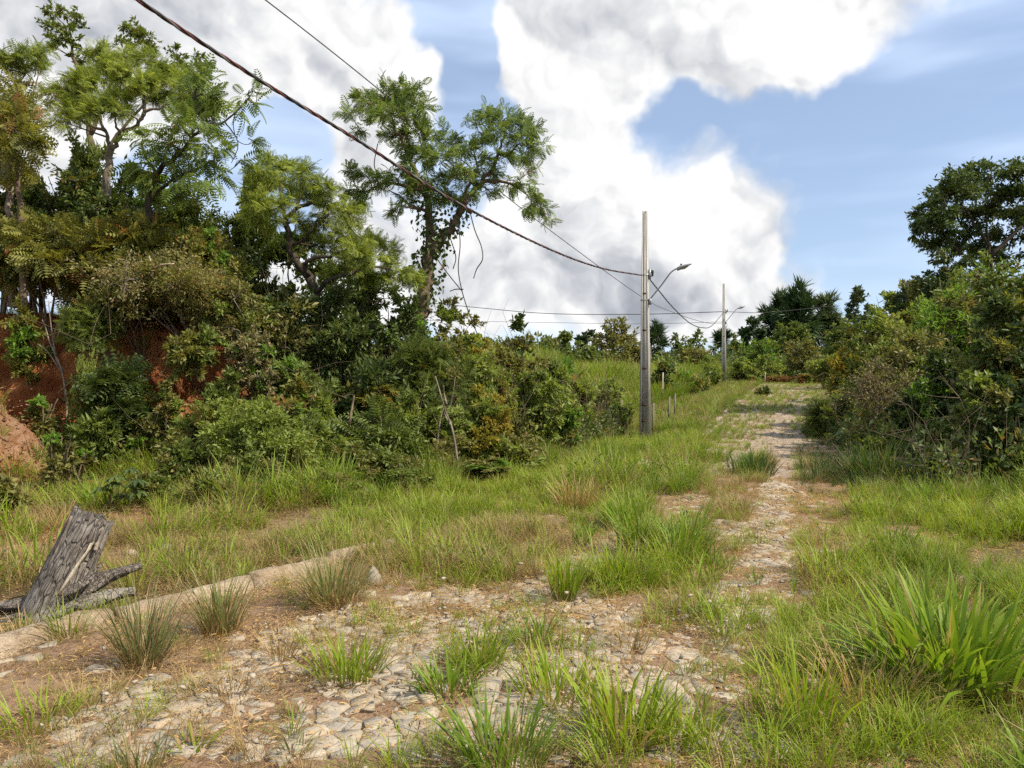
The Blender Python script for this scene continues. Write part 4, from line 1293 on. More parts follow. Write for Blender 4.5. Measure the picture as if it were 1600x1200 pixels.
    s('pale green small-leaved shrub below the twiggy bush', 330, 610, 70, 12.5, 'small', 'leaf_light', 22, 300, seed=124, lscale=1.25)
    s('big rounded green small-leaved shrub at the front of the thicket', 410, 615, 92, 11.6, 'small', 'leaf_light', 34, 380, seed=125, lscale=1.3)
    s('low green shrub left of the big rounded one', 285, 680, 55, 11.3, 'leaf', 'leaf_mid', 16, 170, seed=126)
    s('dense green shrub between the big rounded shrub and the leaning post', 500, 650, 55, 12.4, 'leaf', 'leaf_light', 18, 190, seed=127, lscale=.9)
    s('fern-like plant with drooping fronds beside the leaning post', 592, 626, 36, 13.0, 'bigfrond', 'leaf_mid', 7, 10, seed=128, lscale=.75, droop=.3, out=.6)
    s('low dark undergrowth shrub right of the leaning post', 620, 650, 60, 12.8, 'leaf', 'leaf_mid', 18, 170, seed=129)
    s('round olive brown shrub with fine leaves near the pale fork', 750, 608, 55, 14.2, 'small', 'leaf_yellow', 22, 330, seed=130, lscale=1.35)
    s('dark twiggy shrub behind the pale forked branch', 690, 560, 52, 14.8, 'small', 'leaf_deep', 18, 220, seed=131, lscale=1.3, stems=8, twigs=10, bark='bark_grey')
    s('green leafy shrub right of the round olive one', 835, 562, 56, 17.0, 'leaf', 'leaf_light', 18, 160, seed=132, lscale=1.3)
    s('low shrub at the right end of the thicket', 885, 615, 40, 17.5, 'leaf', 'leaf_olive', 12, 150, seed=133, lscale=1.2)
    s('upright weedy shrub beyond the right end of the thicket', 900, 560, 42, 22.0, 'leaf', 'leaf_light', 14, 110, seed=134, lscale=1.6)
    s('low weeds at the foot of the round olive shrub', 690, 690, 62, 13.2, 'leaf', 'leaf_olive', 14, 150, seed=135)
    s('low dark green plant below the big rounded shrub', 400, 705, 60, 10.9, 'leaf', 'leaf_mid', 14, 160, seed=136, lscale=.8)
    s('small leafy weed at the left edge below the pale heap', 8, 745, 26, 9.2, 'leaf', 'leaf_olive', 8, 60, seed=137, stems=6, lscale=.9)
    s('grey green weed right of the pale heap', 95, 655, 26, 11.2, 'leaf', 'leaf_olive', 7, 70, seed=138, stems=6)

    a = lambda *q: again(*q, G)
    a(123, 'rusty green bush clinging to the red earth near the left edge', 40, 470, 40, 14.2, 130)
    a(138, 'grey green weed on the upper side of the pale heap', 70, 600, 30, 12.9, 70)
    a(124, 'small-leaved bush between the bare sapling and the brown bush', 140, 540, 34, 13.2, 200)
    a(138, 'weed at the right foot of the pale heap', 120, 690, 30, 11.6, 250)
    a(136, 'low bushy weed standing in the grass before the big rounded shrub', 330, 742, 48, 9.9, 15)
    a(135, 'olive weed in the grass below the leaning post', 530, 742, 50, 10.6, 190)
    a(126, 'low green shrub spilling into the grass left of the big rounded one', 235, 735, 45, 10.2, 60)
    a(129, 'low mid green shrub spilling into the grass in the middle', 640, 728, 55, 11.6, 310)
    a(133, 'low weed at the grass edge below the yellow olive shrubs', 760, 712, 50, 13.0, 100)
    a(145, 'tall leafy shrub behind the gnarled tree on the left', 395, 262, 62, 18.2, 100)
    a(103, 'tall green shrub filling behind the gnarled tree crown', 470, 330, 75, 18.5, 200)
    a(142, 'leafy shrub behind the right limbs of the gnarled tree', 560, 395, 70, 18.0, 140)
    a(105, 'blue green shrub showing left of the lone tree trunk', 620, 430, 48, 18.5, 60)
    a(102, 'dark glossy shrub high between the pinnate tree and the sky gap', 330, 300, 55, 17.6, 150)
    a(143, 'olive shrub behind the coppery slender tree', 55, 215, 60, 18.0, 220)
    a(142, 'mid green tall shrub behind the feathery tree trunk', 140, 195, 70, 18.4, 300)
    a(103, 'tall green shrub below the dark top of the left tree group', 225, 235, 70, 18.2, 20)
    a(104, 'thin leaved shrub right of the pinnate tree trunk', 268, 335, 55, 15.4, 250)
    a(126, 'green shrub at the front right of the big rounded one', 545, 690, 60, 12.2, 120)
    a(127, 'sunlit green shrub under the dark thicket middle', 640, 600, 62, 13.7, 80)
    a(132, 'sunlit leafy shrub left of the round olive one', 700, 620, 55, 13.9, 200)
    a(124, 'small-leaved pale shrub above the round olive one', 770, 560, 56, 15.6, 90)
    a(136, 'low green plant at the toe of the thicket near its middle', 600, 705, 65, 12.0, 45)
    a(135, 'low olive weeds at the toe of the thicket toward the pole', 800, 680, 62, 14.6, 130)
    a(132, 'leafy shrub behind the right end of the thicket', 870, 545, 48, 20.5, 300)
    a(123, 'rusty leaved shrub in front of the dark mass', 460, 590, 60, 13.2, 170)
    a(127, 'mid height green shrub left of the leaning post', 500, 600, 55, 13.2, 270)


left_shrubs()


def middle_plants():
    G = 'shrubs and bushes in the middle distance'
    s = lambda *a, **k: shrub('shrub', *a, group=G, **k)
    s('dark round bush just right of the nearer pole', 1035, 562, 24, 38, 'leaf', 'leaf_dark', 12, 120, seed=201, lscale=2.0)
    s('pale green weedy bush left of the nearer pole', 950, 585, 40, 26, 'leaf', 'leaf_light', 14, 110, seed=202, lscale=1.5, stems=8)
    s('thin weedy bush at the foot of the nearer pole', 975, 600, 22, 24.5, 'small', 'leaf_light', 10, 90, seed=203, lscale=1.8, stems=8)
    s('low green bush between the two poles', 1075, 580, 32, 42, 'leaf', 'leaf_bright', 12, 110, seed=204, lscale=2.0)
    s('dark green bush left of the farther pole', 1110, 560, 24, 50, 'leaf', 'leaf_mid', 12, 110, seed=205, lscale=2.2)
    s('bright bush right of the farther pole', 1160, 555, 26, 57, 'leaf', 'leaf_light', 12, 100, seed=206, lscale=2.6)
    s('green yellow bush at the end of the track', 1205, 552, 28, 60, 'leaf', 'leaf_light', 14, 100, seed=207, lscale=2.6)
    s('tall dark bush behind the end of the track', 1190, 525, 40, 66, 'leaf', 'leaf_mid', 16, 110, seed=208, lscale=3.0)
    s('olive bush behind the right end of the track', 1255, 530, 36, 62, 'leaf', 'leaf_olive', 16, 110, seed=209, lscale=3.0)
    s('dark bush with open twigs right of the track end', 1290, 545, 30, 48, 'leaf', 'leaf_mid', 16, 110, seed=210, lscale=2.2)
    s('lone small dark bush on the track verge', 1193, 605, 12, 42, 'leaf', 'leaf_dark', 6, 60, seed=211, lscale=1.6)
    s('low dark bush left of the far verge', 1098, 595, 16, 44, 'leaf', 'leaf_dark', 8, 80, seed=212, lscale=1.8)
    s('rust brown dead bracken left of the track end', 1165, 588, 26, 58, 'leaf', 'leaf_fern', 10, 90, seed=213, lscale=2.6, lo=.3)
    s('rust brown dead bracken behind the track end', 1215, 588, 26, 58.5, 'leaf', 'leaf_fern', 10, 90, seed=214, lscale=2.6, lo=.3)
    s('rust brown dead bracken right of the track end', 1262, 588, 22, 56, 'leaf', 'leaf_fern', 10, 90, seed=215, lscale=2.6, lo=.3)
    s('reedy green clump on the slope left of the nearer pole', 880, 560, 30, 34, 'long', 'leaf_bright', 12, 120, seed=216, lscale=2.0)
    # distant trees against the sky
    T = 'distant trees on the skyline'

    def tree(label, cx, top, hw, Y, leaf, mat, n, nl, seed, ls, lo=.25, name='tree', **k):
        shrub(name, label, cx, top, hw, Y, leaf, mat, n, nl, ls, seed, 'tree', k.pop('stems', 2), 'bark_dark', lo, .8, T, 6, k.pop('clr', .36), twig_r=.02, **k)
    tree('round-headed brownish green tree left of the nearer pole on the skyline', 958, 492, 44, 75, 'far', 'leaf_olive', 26, 60, 301, 1.0)
    tree('small dark tree left of the round-headed skyline tree', 918, 498, 20, 80, 'far', 'leaf_pine', 14, 50, 302, 1.0)
    tree('ragged dark tree above the tall grass', 886, 508, 20, 72, 'far', 'leaf_mid', 14, 50, 303, 1.0)
    tree('low dark tree at the left end of the skyline row', 855, 520, 22, 70, 'far', 'leaf_olive', 12, 50, 304, 1.0)
    tree('low bushy tree filling the skyline behind the tall grass', 905, 530, 40, 66, 'far', 'leaf_mid', 16, 60, 320, .9, .2)
    tree('low bushy tree behind the nearer pole', 985, 532, 40, 64, 'far', 'leaf_olive', 16, 60, 321, .9, .2)
    tree('small pointed pine just right of the nearer pole', 1025, 497, 14, 78, 'needle', 'leaf_pine', 16, 50, 305, 1.4, .3, 'pine_tree', peak=1.4, out=.8)
    tree('thin open tree right of the small pointed pine', 1062, 512, 22, 74, 'far', 'leaf_mid', 14, 35, 306, .9)
    tree('second thin open tree left of the farther pole', 1090, 510, 18, 76, 'far', 'leaf_mid', 12, 35, 307, .9)
    tree('pine behind the farther pole', 1125, 494, 16, 82, 'needle', 'leaf_pine', 14, 50, 308, 1.4, .3, 'pine_tree', out=.8)
    tree('small leaning tree with bent trunk between the poles', 1085, 540, 26, 56, 'far', 'leaf_olive', 12, 40, 309, .75, .5, stems=1, dx=-1.0)
    tree('dense rounded tree right of the farther pole', 1177, 486, 28, 86, 'far', 'leaf_pine', 22, 80, 310, 1.2, .2)
    tree('tall pine with tiered dark branches on the skyline', 1222, 448, 32, 92, 'needle', 'leaf_pine', 30, 60, 311, 2.2, .3, 'pine_tree', out=.8)
    tree('tallest pointed pine with bristly top on the skyline', 1250, 424, 30, 88, 'needle', 'leaf_pine', 34, 70, 312, 2.2, .15, 'pine_tree', peak=1.5, out=1.0)
    tree('bluish pine right of the tallest pine', 1288, 454, 28, 90, 'needle', 'leaf_blue', 26, 60, 313, 2.2, .2, 'pine_tree', out=.6)
    tree('grey green tree right of the pines', 1340, 440, 28, 66, 'far', 'leaf_blue', 20, 60, 314, .9)
    tree('light crowned open tree left of the tall dark right tree', 1385, 434, 28, 60, 'far', 'leaf_light', 18, 55, 315, .8)
    tree('dark green wood filling below the pines', 1235, 485, 40, 78, 'far', 'leaf_mid', 26, 90, 316, 1.0, .1)
    tree('green bushy tree in front of the grey green tree', 1320, 500, 40, 58, 'far', 'leaf_mid', 24, 90, 317, .75, .1)
    tree('olive bushy tree behind the right thicket', 1385, 480, 40, 48, 'far', 'leaf_olive', 24, 90, 318, .65, .1)
    tree('dark tree far behind the end of the track', 1145, 520, 30, 90, 'far', 'leaf_mid', 16, 70, 319, 1.1, .1)


middle_plants()


def right_plants():
    G = 'shrubs of the right hand thicket'
    s = lambda *a, **k: shrub('shrub', *a, group=G, **k)
    rng = np.random.RandomState(9)
    Y = 31.0
    bx = (1560 - 800) / F * Y
    limbs = [pxlimb([(1560, 640), (1558, 520), (1552, 440), (1545, 380), (1540, 330)], Y, 0.16, 0.04), pxlimb([(1556, 450), (1510, 400), (1470, 370), (1440, 345)], Y, 0.09, 0.02), pxlimb([(1548, 400), (1600, 350), (1640, 310)], Y, 0.1, 0.02), pxlimb([(1545, 385), (1510, 330), (1490, 300)], Y, .07, .02)]
    cl = pxclumps([(1480, 285, 22), (1505, 275, 20), (1530, 272, 22), (1560, 270, 24), (1590, 265, 26), (1625, 265, 34), (1475, 305, 22), (1500, 300, 26), (1530, 300, 28), (1565, 300, 28), (1600, 300, 30), (1455, 322, 18), (1435, 332, 14), (1470, 335, 24), (1500, 332, 26), (1535, 330, 28), (1570, 335, 28), (1605, 335, 30),
                   (1445, 352, 20), (1430, 362, 12), (1475, 362, 24), (1510, 362, 24), (1545, 362, 24), (1460, 382, 20), (1440, 378, 12), (1490, 388, 20), (1520, 390, 18), (1470, 402, 16), (1650, 300, 40), (1650, 350, 40), (1595, 370, 26), (1540, 390, 24), (1570, 400, 26), (1500, 415, 20), (1455, 340, 18)], Y, rng, 1.8, 1.3)
    woody('tree', 'tall dark tree with layered drooping crown at the right edge', 'tree', (bx, Y, H1(bx, Y)), limbs, cl, 'leaf', 'leaf_dark', 'bark_dark', nl=650, twigs=11, lscale=2.2, seed=41, droop=.2, out=.2, branch_r=.04, twig_r=.012)
    s('dark spreading bush below the tall right tree', 1470, 408, 75, 30, 'leaf', 'leaf_deep', 26, 150, seed=401, lscale=2.2, lo=.5)
    s('bright leafy tall shrub at the right edge under the tall tree', 1580, 358, 72, 20, 'broad', 'leaf_mid', 28, 110, seed=402, lscale=1.35)
    s('tangled olive shrub left of the bright leafy one', 1490, 432, 78, 19, 'leaf', 'leaf_olive', 30, 190, seed=403, lscale=1.35, stems=7, bark='bark_grey', twigs=10)
    s('loose green yellow shrub at the left of the right thicket', 1378, 470, 62, 24, 'leaf', 'leaf_light', 26, 150, seed=404, lscale=1.6)
    s('olive twiggy shrub in the middle of the right thicket', 1425, 488, 72, 18, 'small', 'leaf_olive', 28, 230, seed=405, lscale=1.8, stems=8, bark='bark_grey', twigs=11)
    s('leafless grey twiggy bush at the left of the right thicket', 1375, 545, 66, 16.5, 'small', 'leaf_drygrey', 26, 110, seed=406, lscale=1.2, stems=12, bark='bark_brown', twigs=20, lo=.15, bare=.35, twig_r=.006)
    s('yellow green shrub above the leafless twiggy bush', 1330, 520, 42, 27, 'leaf', 'leaf_yellow', 18, 140, seed=407, lscale=1.7)
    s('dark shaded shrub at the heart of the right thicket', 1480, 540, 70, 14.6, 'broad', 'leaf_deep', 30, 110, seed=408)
    s('big dark glossy shrub at the right edge', 1580, 420, 80, 13.4, 'broad', 'leaf_dark', 40, 130, seed=409, lscale=1.05)
    s('lighter sprays of leaves jutting from the dark right shrub', 1530, 560, 45, 12.2, 'broad', 'leaf_mid', 14, 60, seed=410, lscale=1.1, lo=.4, droop=.1)
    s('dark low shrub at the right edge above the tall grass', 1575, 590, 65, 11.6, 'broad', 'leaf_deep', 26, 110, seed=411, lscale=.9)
    s('low fresh green shrub at the foot of the leafless twiggy bush', 1400, 655, 48, 14.8, 'leaf', 'leaf_light', 16, 150, seed=412, lscale=.95)
    s('small feathery shrub where the track shadow begins', 1290, 632, 24, 24, 'feather', 'leaf_mid', 8, 45, seed=413, lscale=1.4)
    s('dark green weeds between the twiggy bush and the tall grass', 1470, 660, 60, 12.9, 'leaf', 'leaf_dark', 18, 150, seed=414)
    s('dark bush shading the track from the right', 1325, 610, 40, 21, 'leaf', 'leaf_dark', 18, 130, seed=415, lscale=1.4)

    a = lambda *q: again(*q, G)
    a(402, 'leafy tree-like shrub filling the right edge behind the big dark one', 1640, 330, 90, 19, 120)
    a(402, 'leafy crown joining the tall dark tree to the thicket', 1500, 385, 80, 26, 260)
    a(403, 'olive shrub rising behind the heart of the right thicket', 1545, 400, 75, 21, 200)
    a(404, 'loose sunlit shrub left of the tangled olive one', 1420, 455, 60, 25, 100)
    a(407, 'yellow green shrub behind the left end of the right thicket', 1345, 495, 42, 31, 180)
    a(408, 'dark shrub low at the left foot of the right thicket', 1430, 600, 62, 15.5, 60)
    a(401, 'dark bush on the slope between the tall right tree and the pale open tree', 1425, 430, 55, 36, 90)
    a(404, 'sunlit shrub just above the leafless twiggy bush', 1380, 515, 52, 19.5, 220)


right_plants()

# ------------------------------------------------------------------ grass
def blades(mb, rng, n, h, rad, lean=(0.1, 0.7), curl=0.9, w=0.007, seg=4, hj=0.5, tint=None, centre=(0, 0, 0), splay=True):
    """n ribbon blades rising from a disc; curl bends them over towards the tip"""
    a = rng.rand(n) * 2 * np.pi
    r = rad * np.sqrt(rng.rand(n))
    az = a + rng.normal(0, 0.5, n) if splay else rng.rand(n) * 2 * np.pi
    th0 = rng.uniform(lean[0], lean[1], n) * (0.35 + 0.65 * r / max(rad, 1e-6))
    L = h * (1 - hj * rng.rand(n))
    cu = curl * rng.uniform(0.3, 1.2, n) * np.where(rng.rand(n) < 0.2, 2.3, 1.0)
    t = np.linspace(0, 1, seg + 1)
    P_ = np.zeros((n, seg + 1, 3))
    P_[:, 0, 0] = r * np.cos(a); P_[:, 0, 1] = r * np.sin(a); P_[:, 0, 2] = -0.01
    for i in range(seg):
        th = th0 + cu * ((t[i] + t[i + 1]) / 2) ** 1.7
        ds = L / seg
        P_[:, i + 1, 0] = P_[:, i, 0] + np.sin(th) * np.cos(az) * ds
        P_[:, i + 1, 1] = P_[:, i, 1] + np.sin(th) * np.sin(az) * ds
        P_[:, i + 1, 2] = P_[:, i, 2] + np.cos(th) * ds
    tw = az + np.pi / 2 + rng.normal(0, 0.5, n)
    side = np.stack([np.cos(tw), np.sin(tw), np.zeros(n)], 1)
    W = w * rng.uniform(0.6, 1.3, n)
    prof = np.array([0.65] + [1.0 - 0.15 * i for i in range(1, seg)] + [0.0])
    prof = np.interp(t, [0, 0.25, 0.6, 1], [0.6, 1, 0.85, 0.0])
    lft = P_[:, :-1] - side[:, None] * (W[:, None] * prof[None, :-1])[..., None] / 2
    rgt = P_[:, :-1] + side[:, None] * (W[:, None] * prof[None, :-1])[..., None] / 2
    V = np.concatenate([lft, rgt, P_[:, -1:]], 1) + np.array(centre)
    k = 2 * seg + 1
    q = []
    for i in range(seg - 1):
        q += [(i, seg + i, seg + i + 1), (i, seg + i + 1, i + 1)]
    q.append((seg - 1, 2 * seg - 1, 2 * seg))
    Fc = (np.array(q)[None] + (np.arange(n) * k)[:, None, None]).reshape(-1, 3)
    al = np.concatenate([t[:-1], t[:-1], [1.0]])
    tt = rng.rand(n) if tint is None else tint
    mb.add(V.reshape(-1, 3), Fc, np.repeat(tt, k), np.tile(al, n))


PROTO = {}


def proto(name, meshes, mat):
    c = bpy.data.collections.new(name)
    for i, mb in enumerate(meshes):
        me = mb.mesh(name); me.materials.append(MATS[mat])
        o = bpy.data.objects.new('%s_%02d' % (name, i), me)
        c.objects.link(o)
    PROTO[name] = c


def make_protos():
    rng = np.random.RandomState(77)

    def set_(n, cnt, h, rad, **k):
        out = []
        for i in range(n):
            mb = MB(); blades(mb, rng, cnt, h * rng.uniform(.85, 1.15), rad, **k); out.append(mb)
        return out
    proto('green_tuft', set_(6, 34, 0.5, 0.11, lean=(0.05, 0.95), curl=1.25, w=0.010), 'grass_green')
    proto('lush_tuft', set_(5, 30, 0.6, 0.11, lean=(0.05, 0.7), curl=0.9, w=0.013), 'grass_lush')
    proto('dry_tuft', set_(6, 36, 0.42, 0.12, lean=(0.1, 1.0), curl=0.9, w=0.005, seg=3), 'grass_dry')
    proto('short_tuft', set_(5, 22, 0.16, 0.07, lean=(0.2, 1.1), curl=0.8, w=0.006, seg=3), 'grass_green')
    proto('dark_tuft', set_(4, 34, 0.55, 0.10, lean=(0.05, 0.7), curl=0.9, w=0.010), 'grass_dark')
    proto('far_tuft', set_(4, 26, 0.75, 0.28, lean=(0.05, 0.7), curl=0.8, w=0.028, seg=3), 'grass_lush')
    proto('thatch', set_(5, 26, 0.34, 0.16, lean=(0.75, 1.6), curl=0.6, w=0.006, seg=3), 'grass_dry')
    ms = []
    for i in range(5):                                     # seeding stalks
        mb = MB()
        blades(mb, rng, 7, 0.75, 0.08, lean=(0.02, 0.35), curl=0.5, w=0.0035, seg=4, tint=np.full(7, 0.05))
        ms.append(mb)
    proto('seed_stalk', ms, 'grass_dry')
    ms = []
    for i in range(4):                                     # small broad-leaved weeds
        mb = MB(); m = 60
        pos = rng.normal(0, 1, (m, 3)) * np.array([.06, .06, .06]) + np.array([0, 0, .12])
        put_leaves(mb, 'leaf', pos, pos * np.array([1, 1, .4]), rng.normal(0, .5, (m, 3)) + np.array([0, 0, 1]), 0.036, 0.017, rng.rand(m))
        ms.append(mb)
    proto('weed', ms, 'leaf_mid')
    for nm, mat, kind, L in (('dark_bushlet', 'leaf_dark', 'leaf', .11), ('mid_bushlet', 'leaf_mid', 'leaf', .09), ('olive_bushlet', 'leaf_olive', 'leaf', .08)):
        ms = []
        for i in range(3):
            mb = MB(); m = 150
            pos = unit(rng.normal(0, 1, (m, 3))) * rng.rand(m, 1) ** .5 * np.array([.34, .34, .3]) + np.array([0, 0, .25])
            put_leaves(mb, kind, pos, rng.normal(0, .7, (m, 3)) + pos * 1.5, rng.normal(0, .6, (m, 3)) + np.array([0, 0, .8]), L * rng.uniform(.7, 1.3, m), L * .45, rng.rand(m))
            ms.append(mb)
        proto(nm, ms, mat)
    ms = []
    for i in range(5):                                     # bare stems and dead twigs
        mb = MB()
        for q in range(7):
            a = rng.uniform(0, 6.28); l = rng.uniform(.5, 1.3)
            e = np.array([math.cos(a) * l * .6, math.sin(a) * l * .6, l])
            p = bez((0, 0, -.1), e, rng, .26, .2, 6)
            mb.tube(p, np.linspace(.006, .0018, 6), 4, rng.rand(), cap=False)
            for z in range(4):
                st = p[rng.randint(2, 6)]
                mb.tube(bez(st, st + rng.normal(0, .22, 3) + np.array([0, 0, .12]), rng, .15, .05, 3), np.linspace(.004, .0015, 3), 3, rng.rand(), cap=False)
        ms.append(mb)
    proto('twig_tangle', ms, 'bark_brown')
    ms = []
    for i in range(6):                                     # straw and dead leaf scraps lying flat
        mb = MB(); m = 20
        pos = np.c_[rng.normal(0, .10, (m, 2)), rng.uniform(0.004, .014, m)]
        put_leaves(mb, 'leaf', pos, np.c_[rng.normal(0, 1, (m, 2)), rng.normal(0, .12, m)], rng.normal(0, .25, (m, 3)) + np.array([0, 0, 1]), rng.uniform(.015, .06, m), rng.uniform(.002, .009, m), rng.rand(m))
        ms.append(mb)
    proto('scrap', ms, 'leaf_straw')
    ms = []
    for i in range(4):                                     # pebbles and chips
        mb = MB()
        for q in range(4):
            c = np.r_[rng.normal(0, .09, 2), 0.004]
            s = rng.uniform(.008, .024)
            v = unit(np.array([(1, 0, 0), (-1, 0, 0), (0, 1, 0), (0, -1, 0), (0, 0, .6), (0, 0, -.6)]) + rng.normal(0, .25, (6, 3))) * s * np.array([1, .8, .55])
            mb.add(v + c, [(0, 2, 4), (2, 1, 4), (1, 3, 4), (3, 0, 4), (2, 0, 5), (1, 2, 5), (3, 1, 5), (0, 3, 5)], rng.rand())
        ms.append(mb)
    proto('pebble', ms, 'stone')
    proto('clod', ms, 'red_earth')


make_protos()


def scatter(name, label, cat, protoname, x, y, scale, rng, lift=0.0, tilt=0.12, road=False, zs=None):
    n = len(x)
    z = (RZ(x, y) if road else H(x, y)) + lift
    if not road:
        off = road_off(x, y)
        z = np.where((off > 0.1) & (off < ROADW - .2), RZ(x, y) + lift, z)
    me = bpy.data.meshes.new(name)
    me.vertices.add(n); me.vertices.foreach_set('co', np.stack([x, y, z], 1).ravel())
    rot = np.stack([rng.normal(0, tilt, n), rng.normal(0, tilt, n), rng.rand(n) * 6.283], 1).astype(np.float32)
    a = me.attributes.new('rot', 'FLOAT_VECTOR', 'POINT'); a.data.foreach_set('vector', rot.ravel())
    sc = np.asarray(scale, np.float32)
    a = me.attributes.new('scl', 'FLOAT', 'POINT'); a.data.foreach_set('value', sc)
    a = me.attributes.new('idx', 'INT', 'POINT'); a.data.foreach_set('value', rng.randint(0, 100, n).astype(np.int32))
    me.update()
    o = link(name, me)
    tag(o, label, cat, None, 'stuff')
    nt = bpy.data.node_groups.new('scatter_' + protoname, 'GeometryNodeTree')
    nt.interface.new_socket('Geometry', in_out='INPUT', socket_type='NodeSocketGeometry')
    nt.interface.new_socket('Geometry', in_out='OUTPUT', socket_type='NodeSocketGeometry')
    N = nt.nodes; Lk = nt.links
    gi = N.new('NodeGroupInput'); go = N.new('NodeGroupOutput')
    ip = N.new('GeometryNodeInstanceOnPoints'); ci = N.new('GeometryNodeCollectionInfo')
    ci.inputs['Collection'].default_value = PROTO[protoname]
    ci.inputs['Separate Children'].default_value = True
    ci.inputs['Reset Children'].default_value = True
    ip.inputs['Pick Instance'].default_value = True

    def na(nm, ty):
        q = N.new('GeometryNodeInputNamedAttribute'); q.data_type = ty; q.inputs['Name'].default_value = nm
        return q.outputs['Attribute']
    Lk.new(gi.outputs[0], ip.inputs['Points']); Lk.new(ci.outputs[0], ip.inputs['Instance'])
    e = N.new('FunctionNodeEulerToRotation'); Lk.new(na('rot', 'FLOAT_VECTOR'), e.inputs[0]); Lk.new(e.outputs[0], ip.inputs['Rotation'])
    Lk.new(na('scl', 'FLOAT'), ip.inputs['Scale']); Lk.new(na('idx', 'INT'), ip.inputs['Instance Index'])
    Lk.new(ip.outputs[0], go.inputs[0])
    md = o.modifiers.new('scatter', 'NODES'); md.node_group = nt
    return o


def fill(rng, x0, x1, y0, y1, dens):
    n = int((x1 - x0) * (y1 - y0) * dens)
    x = rng.uniform(x0, x1, n); y = rng.uniform(y0, y1, n)
    px, py = proj(x, y, H(x, y))
    m = (px > -140) & (px < 1740) & (py < 1290)
    return x[m], y[m]


def build_grass():
    rng = np.random.RandomState(90)
    # near field, 2.5 to 12 m and 12 to 26 m, then the far slope
    X = []; Y = []
    for (a, b, c, d, q) in ((-8, 9, 2.6, 7, 95), (-11, 13, 7, 13, 75), (-12, 17, 13, 27, 34)):
        x, y = fill(rng, a, b, c, d, q); X.append(x); Y.append(y)
    x = np.concatenate(X); y = np.concatenate(Y)
    px, py = proj(x, y, H(x, y))
    sd, hh = bank_sd(x, y)
    off = road_off(x, y)
    bare = bare_at(x, y)
    lum = np.clip((fbm(x * 1.5, y * 1.5, 12, 3) - .5) * 1.9 + .5, 0, 1)
    pat = fbm(x * 0.45 + 9, y * 0.45, 14)
    on_road = (off > 0) & (off < ROADW)
    u = rng.rand(len(x))
    reddish = (px < 150) & (py < 1010)                                      # stony earth by the stump
    dryzone = ((px < 520) & (py > 800)) | ((px > 1090) & (px < 1190) & (py > 740) & (py < 900)) | ((px > 1190) & (px < 1330) & (py < 880) & (py > 700)) | ((px > 420) & (px < 900) & (py > 830) & (py < 960))
    right = (px > 1215 - (py - 900) * 0.12) & ~bare
    dens = np.where(bare, np.where(py < 930, 0.12, np.where(px > 640, 0.26, 0.17)), 0.95)
    dens = np.where(reddish, 0.22, dens)
    dens = np.where((px < 520) & (py > 790) & ~bare, np.minimum(dens, 0.55), dens)
    dens = np.where((px < 200) & (py > 1040) & ~bare, 0.85, dens)
    dens = np.where((off > -0.22) & (off < 0.3) & (y < 7.3) & (px < 500), 0.34, dens)
    dens = np.where((sd > 1.0) & (px < 560), 0.15, dens)
    dens = np.where(right, np.where(px < 1340, 0.85, 1.2), dens)
    dens = dens * np.clip(0.4 + 1.0 * lum, 0, 1.2)
    keep = u < dens
    x, y, px, py, off, bare, lum, pat, on_road, dryzone, right, sd = [q[keep] for q in (x, y, px, py, off, bare, lum, pat, on_road, dryzone, right, sd)]
    pdry = np.where(dryzone, 0.66, np.where(right, np.where(px < 1340, .28, .14), np.where(px > 480, 0.12, .25))) + (pat - .5) * 1.2
    isdry = rng.rand(len(x)) < pdry
    # how tall the grass stands
    hgt = np.where(right, np.where(py > 800, 0.66, 0.8), 0.86) * (0.42 + 1.05 * lum)
    hgt = hgt * (0.72 + 0.5 * sstep(fbm(x * 0.55 + 3, y * 0.55, 19, 2), .35, .65)) * np.where((y > 17) & ~right, 0.8, 1.0)
    hgt = np.where((py > 930) & ~right, hgt * 0.5, hgt)
    hgt = np.where(bare, 0.2 + 0.45 * lum, hgt)
    hgt = np.where((off > -0.22) & (off < 0.6) & (y < 7.3) & (px < 500), 0.3, hgt)
    hgt = np.where((px < 250) & (py > 1000), hgt * 0.75, hgt)
    hgt = hgt * np.where((px > 1100) & (px < 1330) & (py < 900), 0.6, 1.0)
    lush = (~isdry) & ((right & (px > 1380) & (pat > .42)) | (~right & ~dryzone & (pat > .56)))
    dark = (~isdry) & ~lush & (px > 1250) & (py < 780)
    grn = ~isdry & ~lush & ~dark
    short = grn & ((on_road & ~right & (rng.rand(len(x)) < .6)) | (rng.rand(len(x)) < .12))
    grn &= ~short

    def sc(name, label, pn, m, k=1.0, **kw):
        scatter(name, label, 'grass', pn, x[m], y[m], (hgt[m] * k * rng.uniform(.7, 1.2, m.sum())), rng, **kw)
    sc('grass', 'bright green wild grass over the verges and the right side of the track', 'green_tuft', grn)
    sc('grass', 'broad bladed lush green grass in patches', 'lush_tuft', lush, 0.95)
    sc('dry_grass', 'straw coloured dry grass among the green', 'dry_tuft', isdry, 1.0)
    sc('grass', 'short sparse green grass growing between the paving stones', 'short_tuft', short, 1.7)
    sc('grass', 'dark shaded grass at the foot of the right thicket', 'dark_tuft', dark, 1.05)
    m = rng.rand(len(x)) < np.where(right | ~on_road, 0.08, 0.04)
    sc('dry_grass', 'thin pale seed stalks standing above the grass', 'seed_stalk', m, 1.15)
    m = (rng.rand(len(x)) < 0.05) & (y < 20)
    sc('ground_weeds', 'small leafy weeds scattered in the grass', 'weed', m, 1.3)
    xb, yb = fill(rng, -6, 5, 2.7, 9, 34)
    bb = bare_at(xb, yb) & (rng.rand(len(xb)) < np.clip(fbm(xb * 1.9, yb * 1.9, 44, 3) * 2.2 - .55, 0, 1))
    xb, yb = xb[bb], yb[bb]
    z = rng.rand(len(xb))
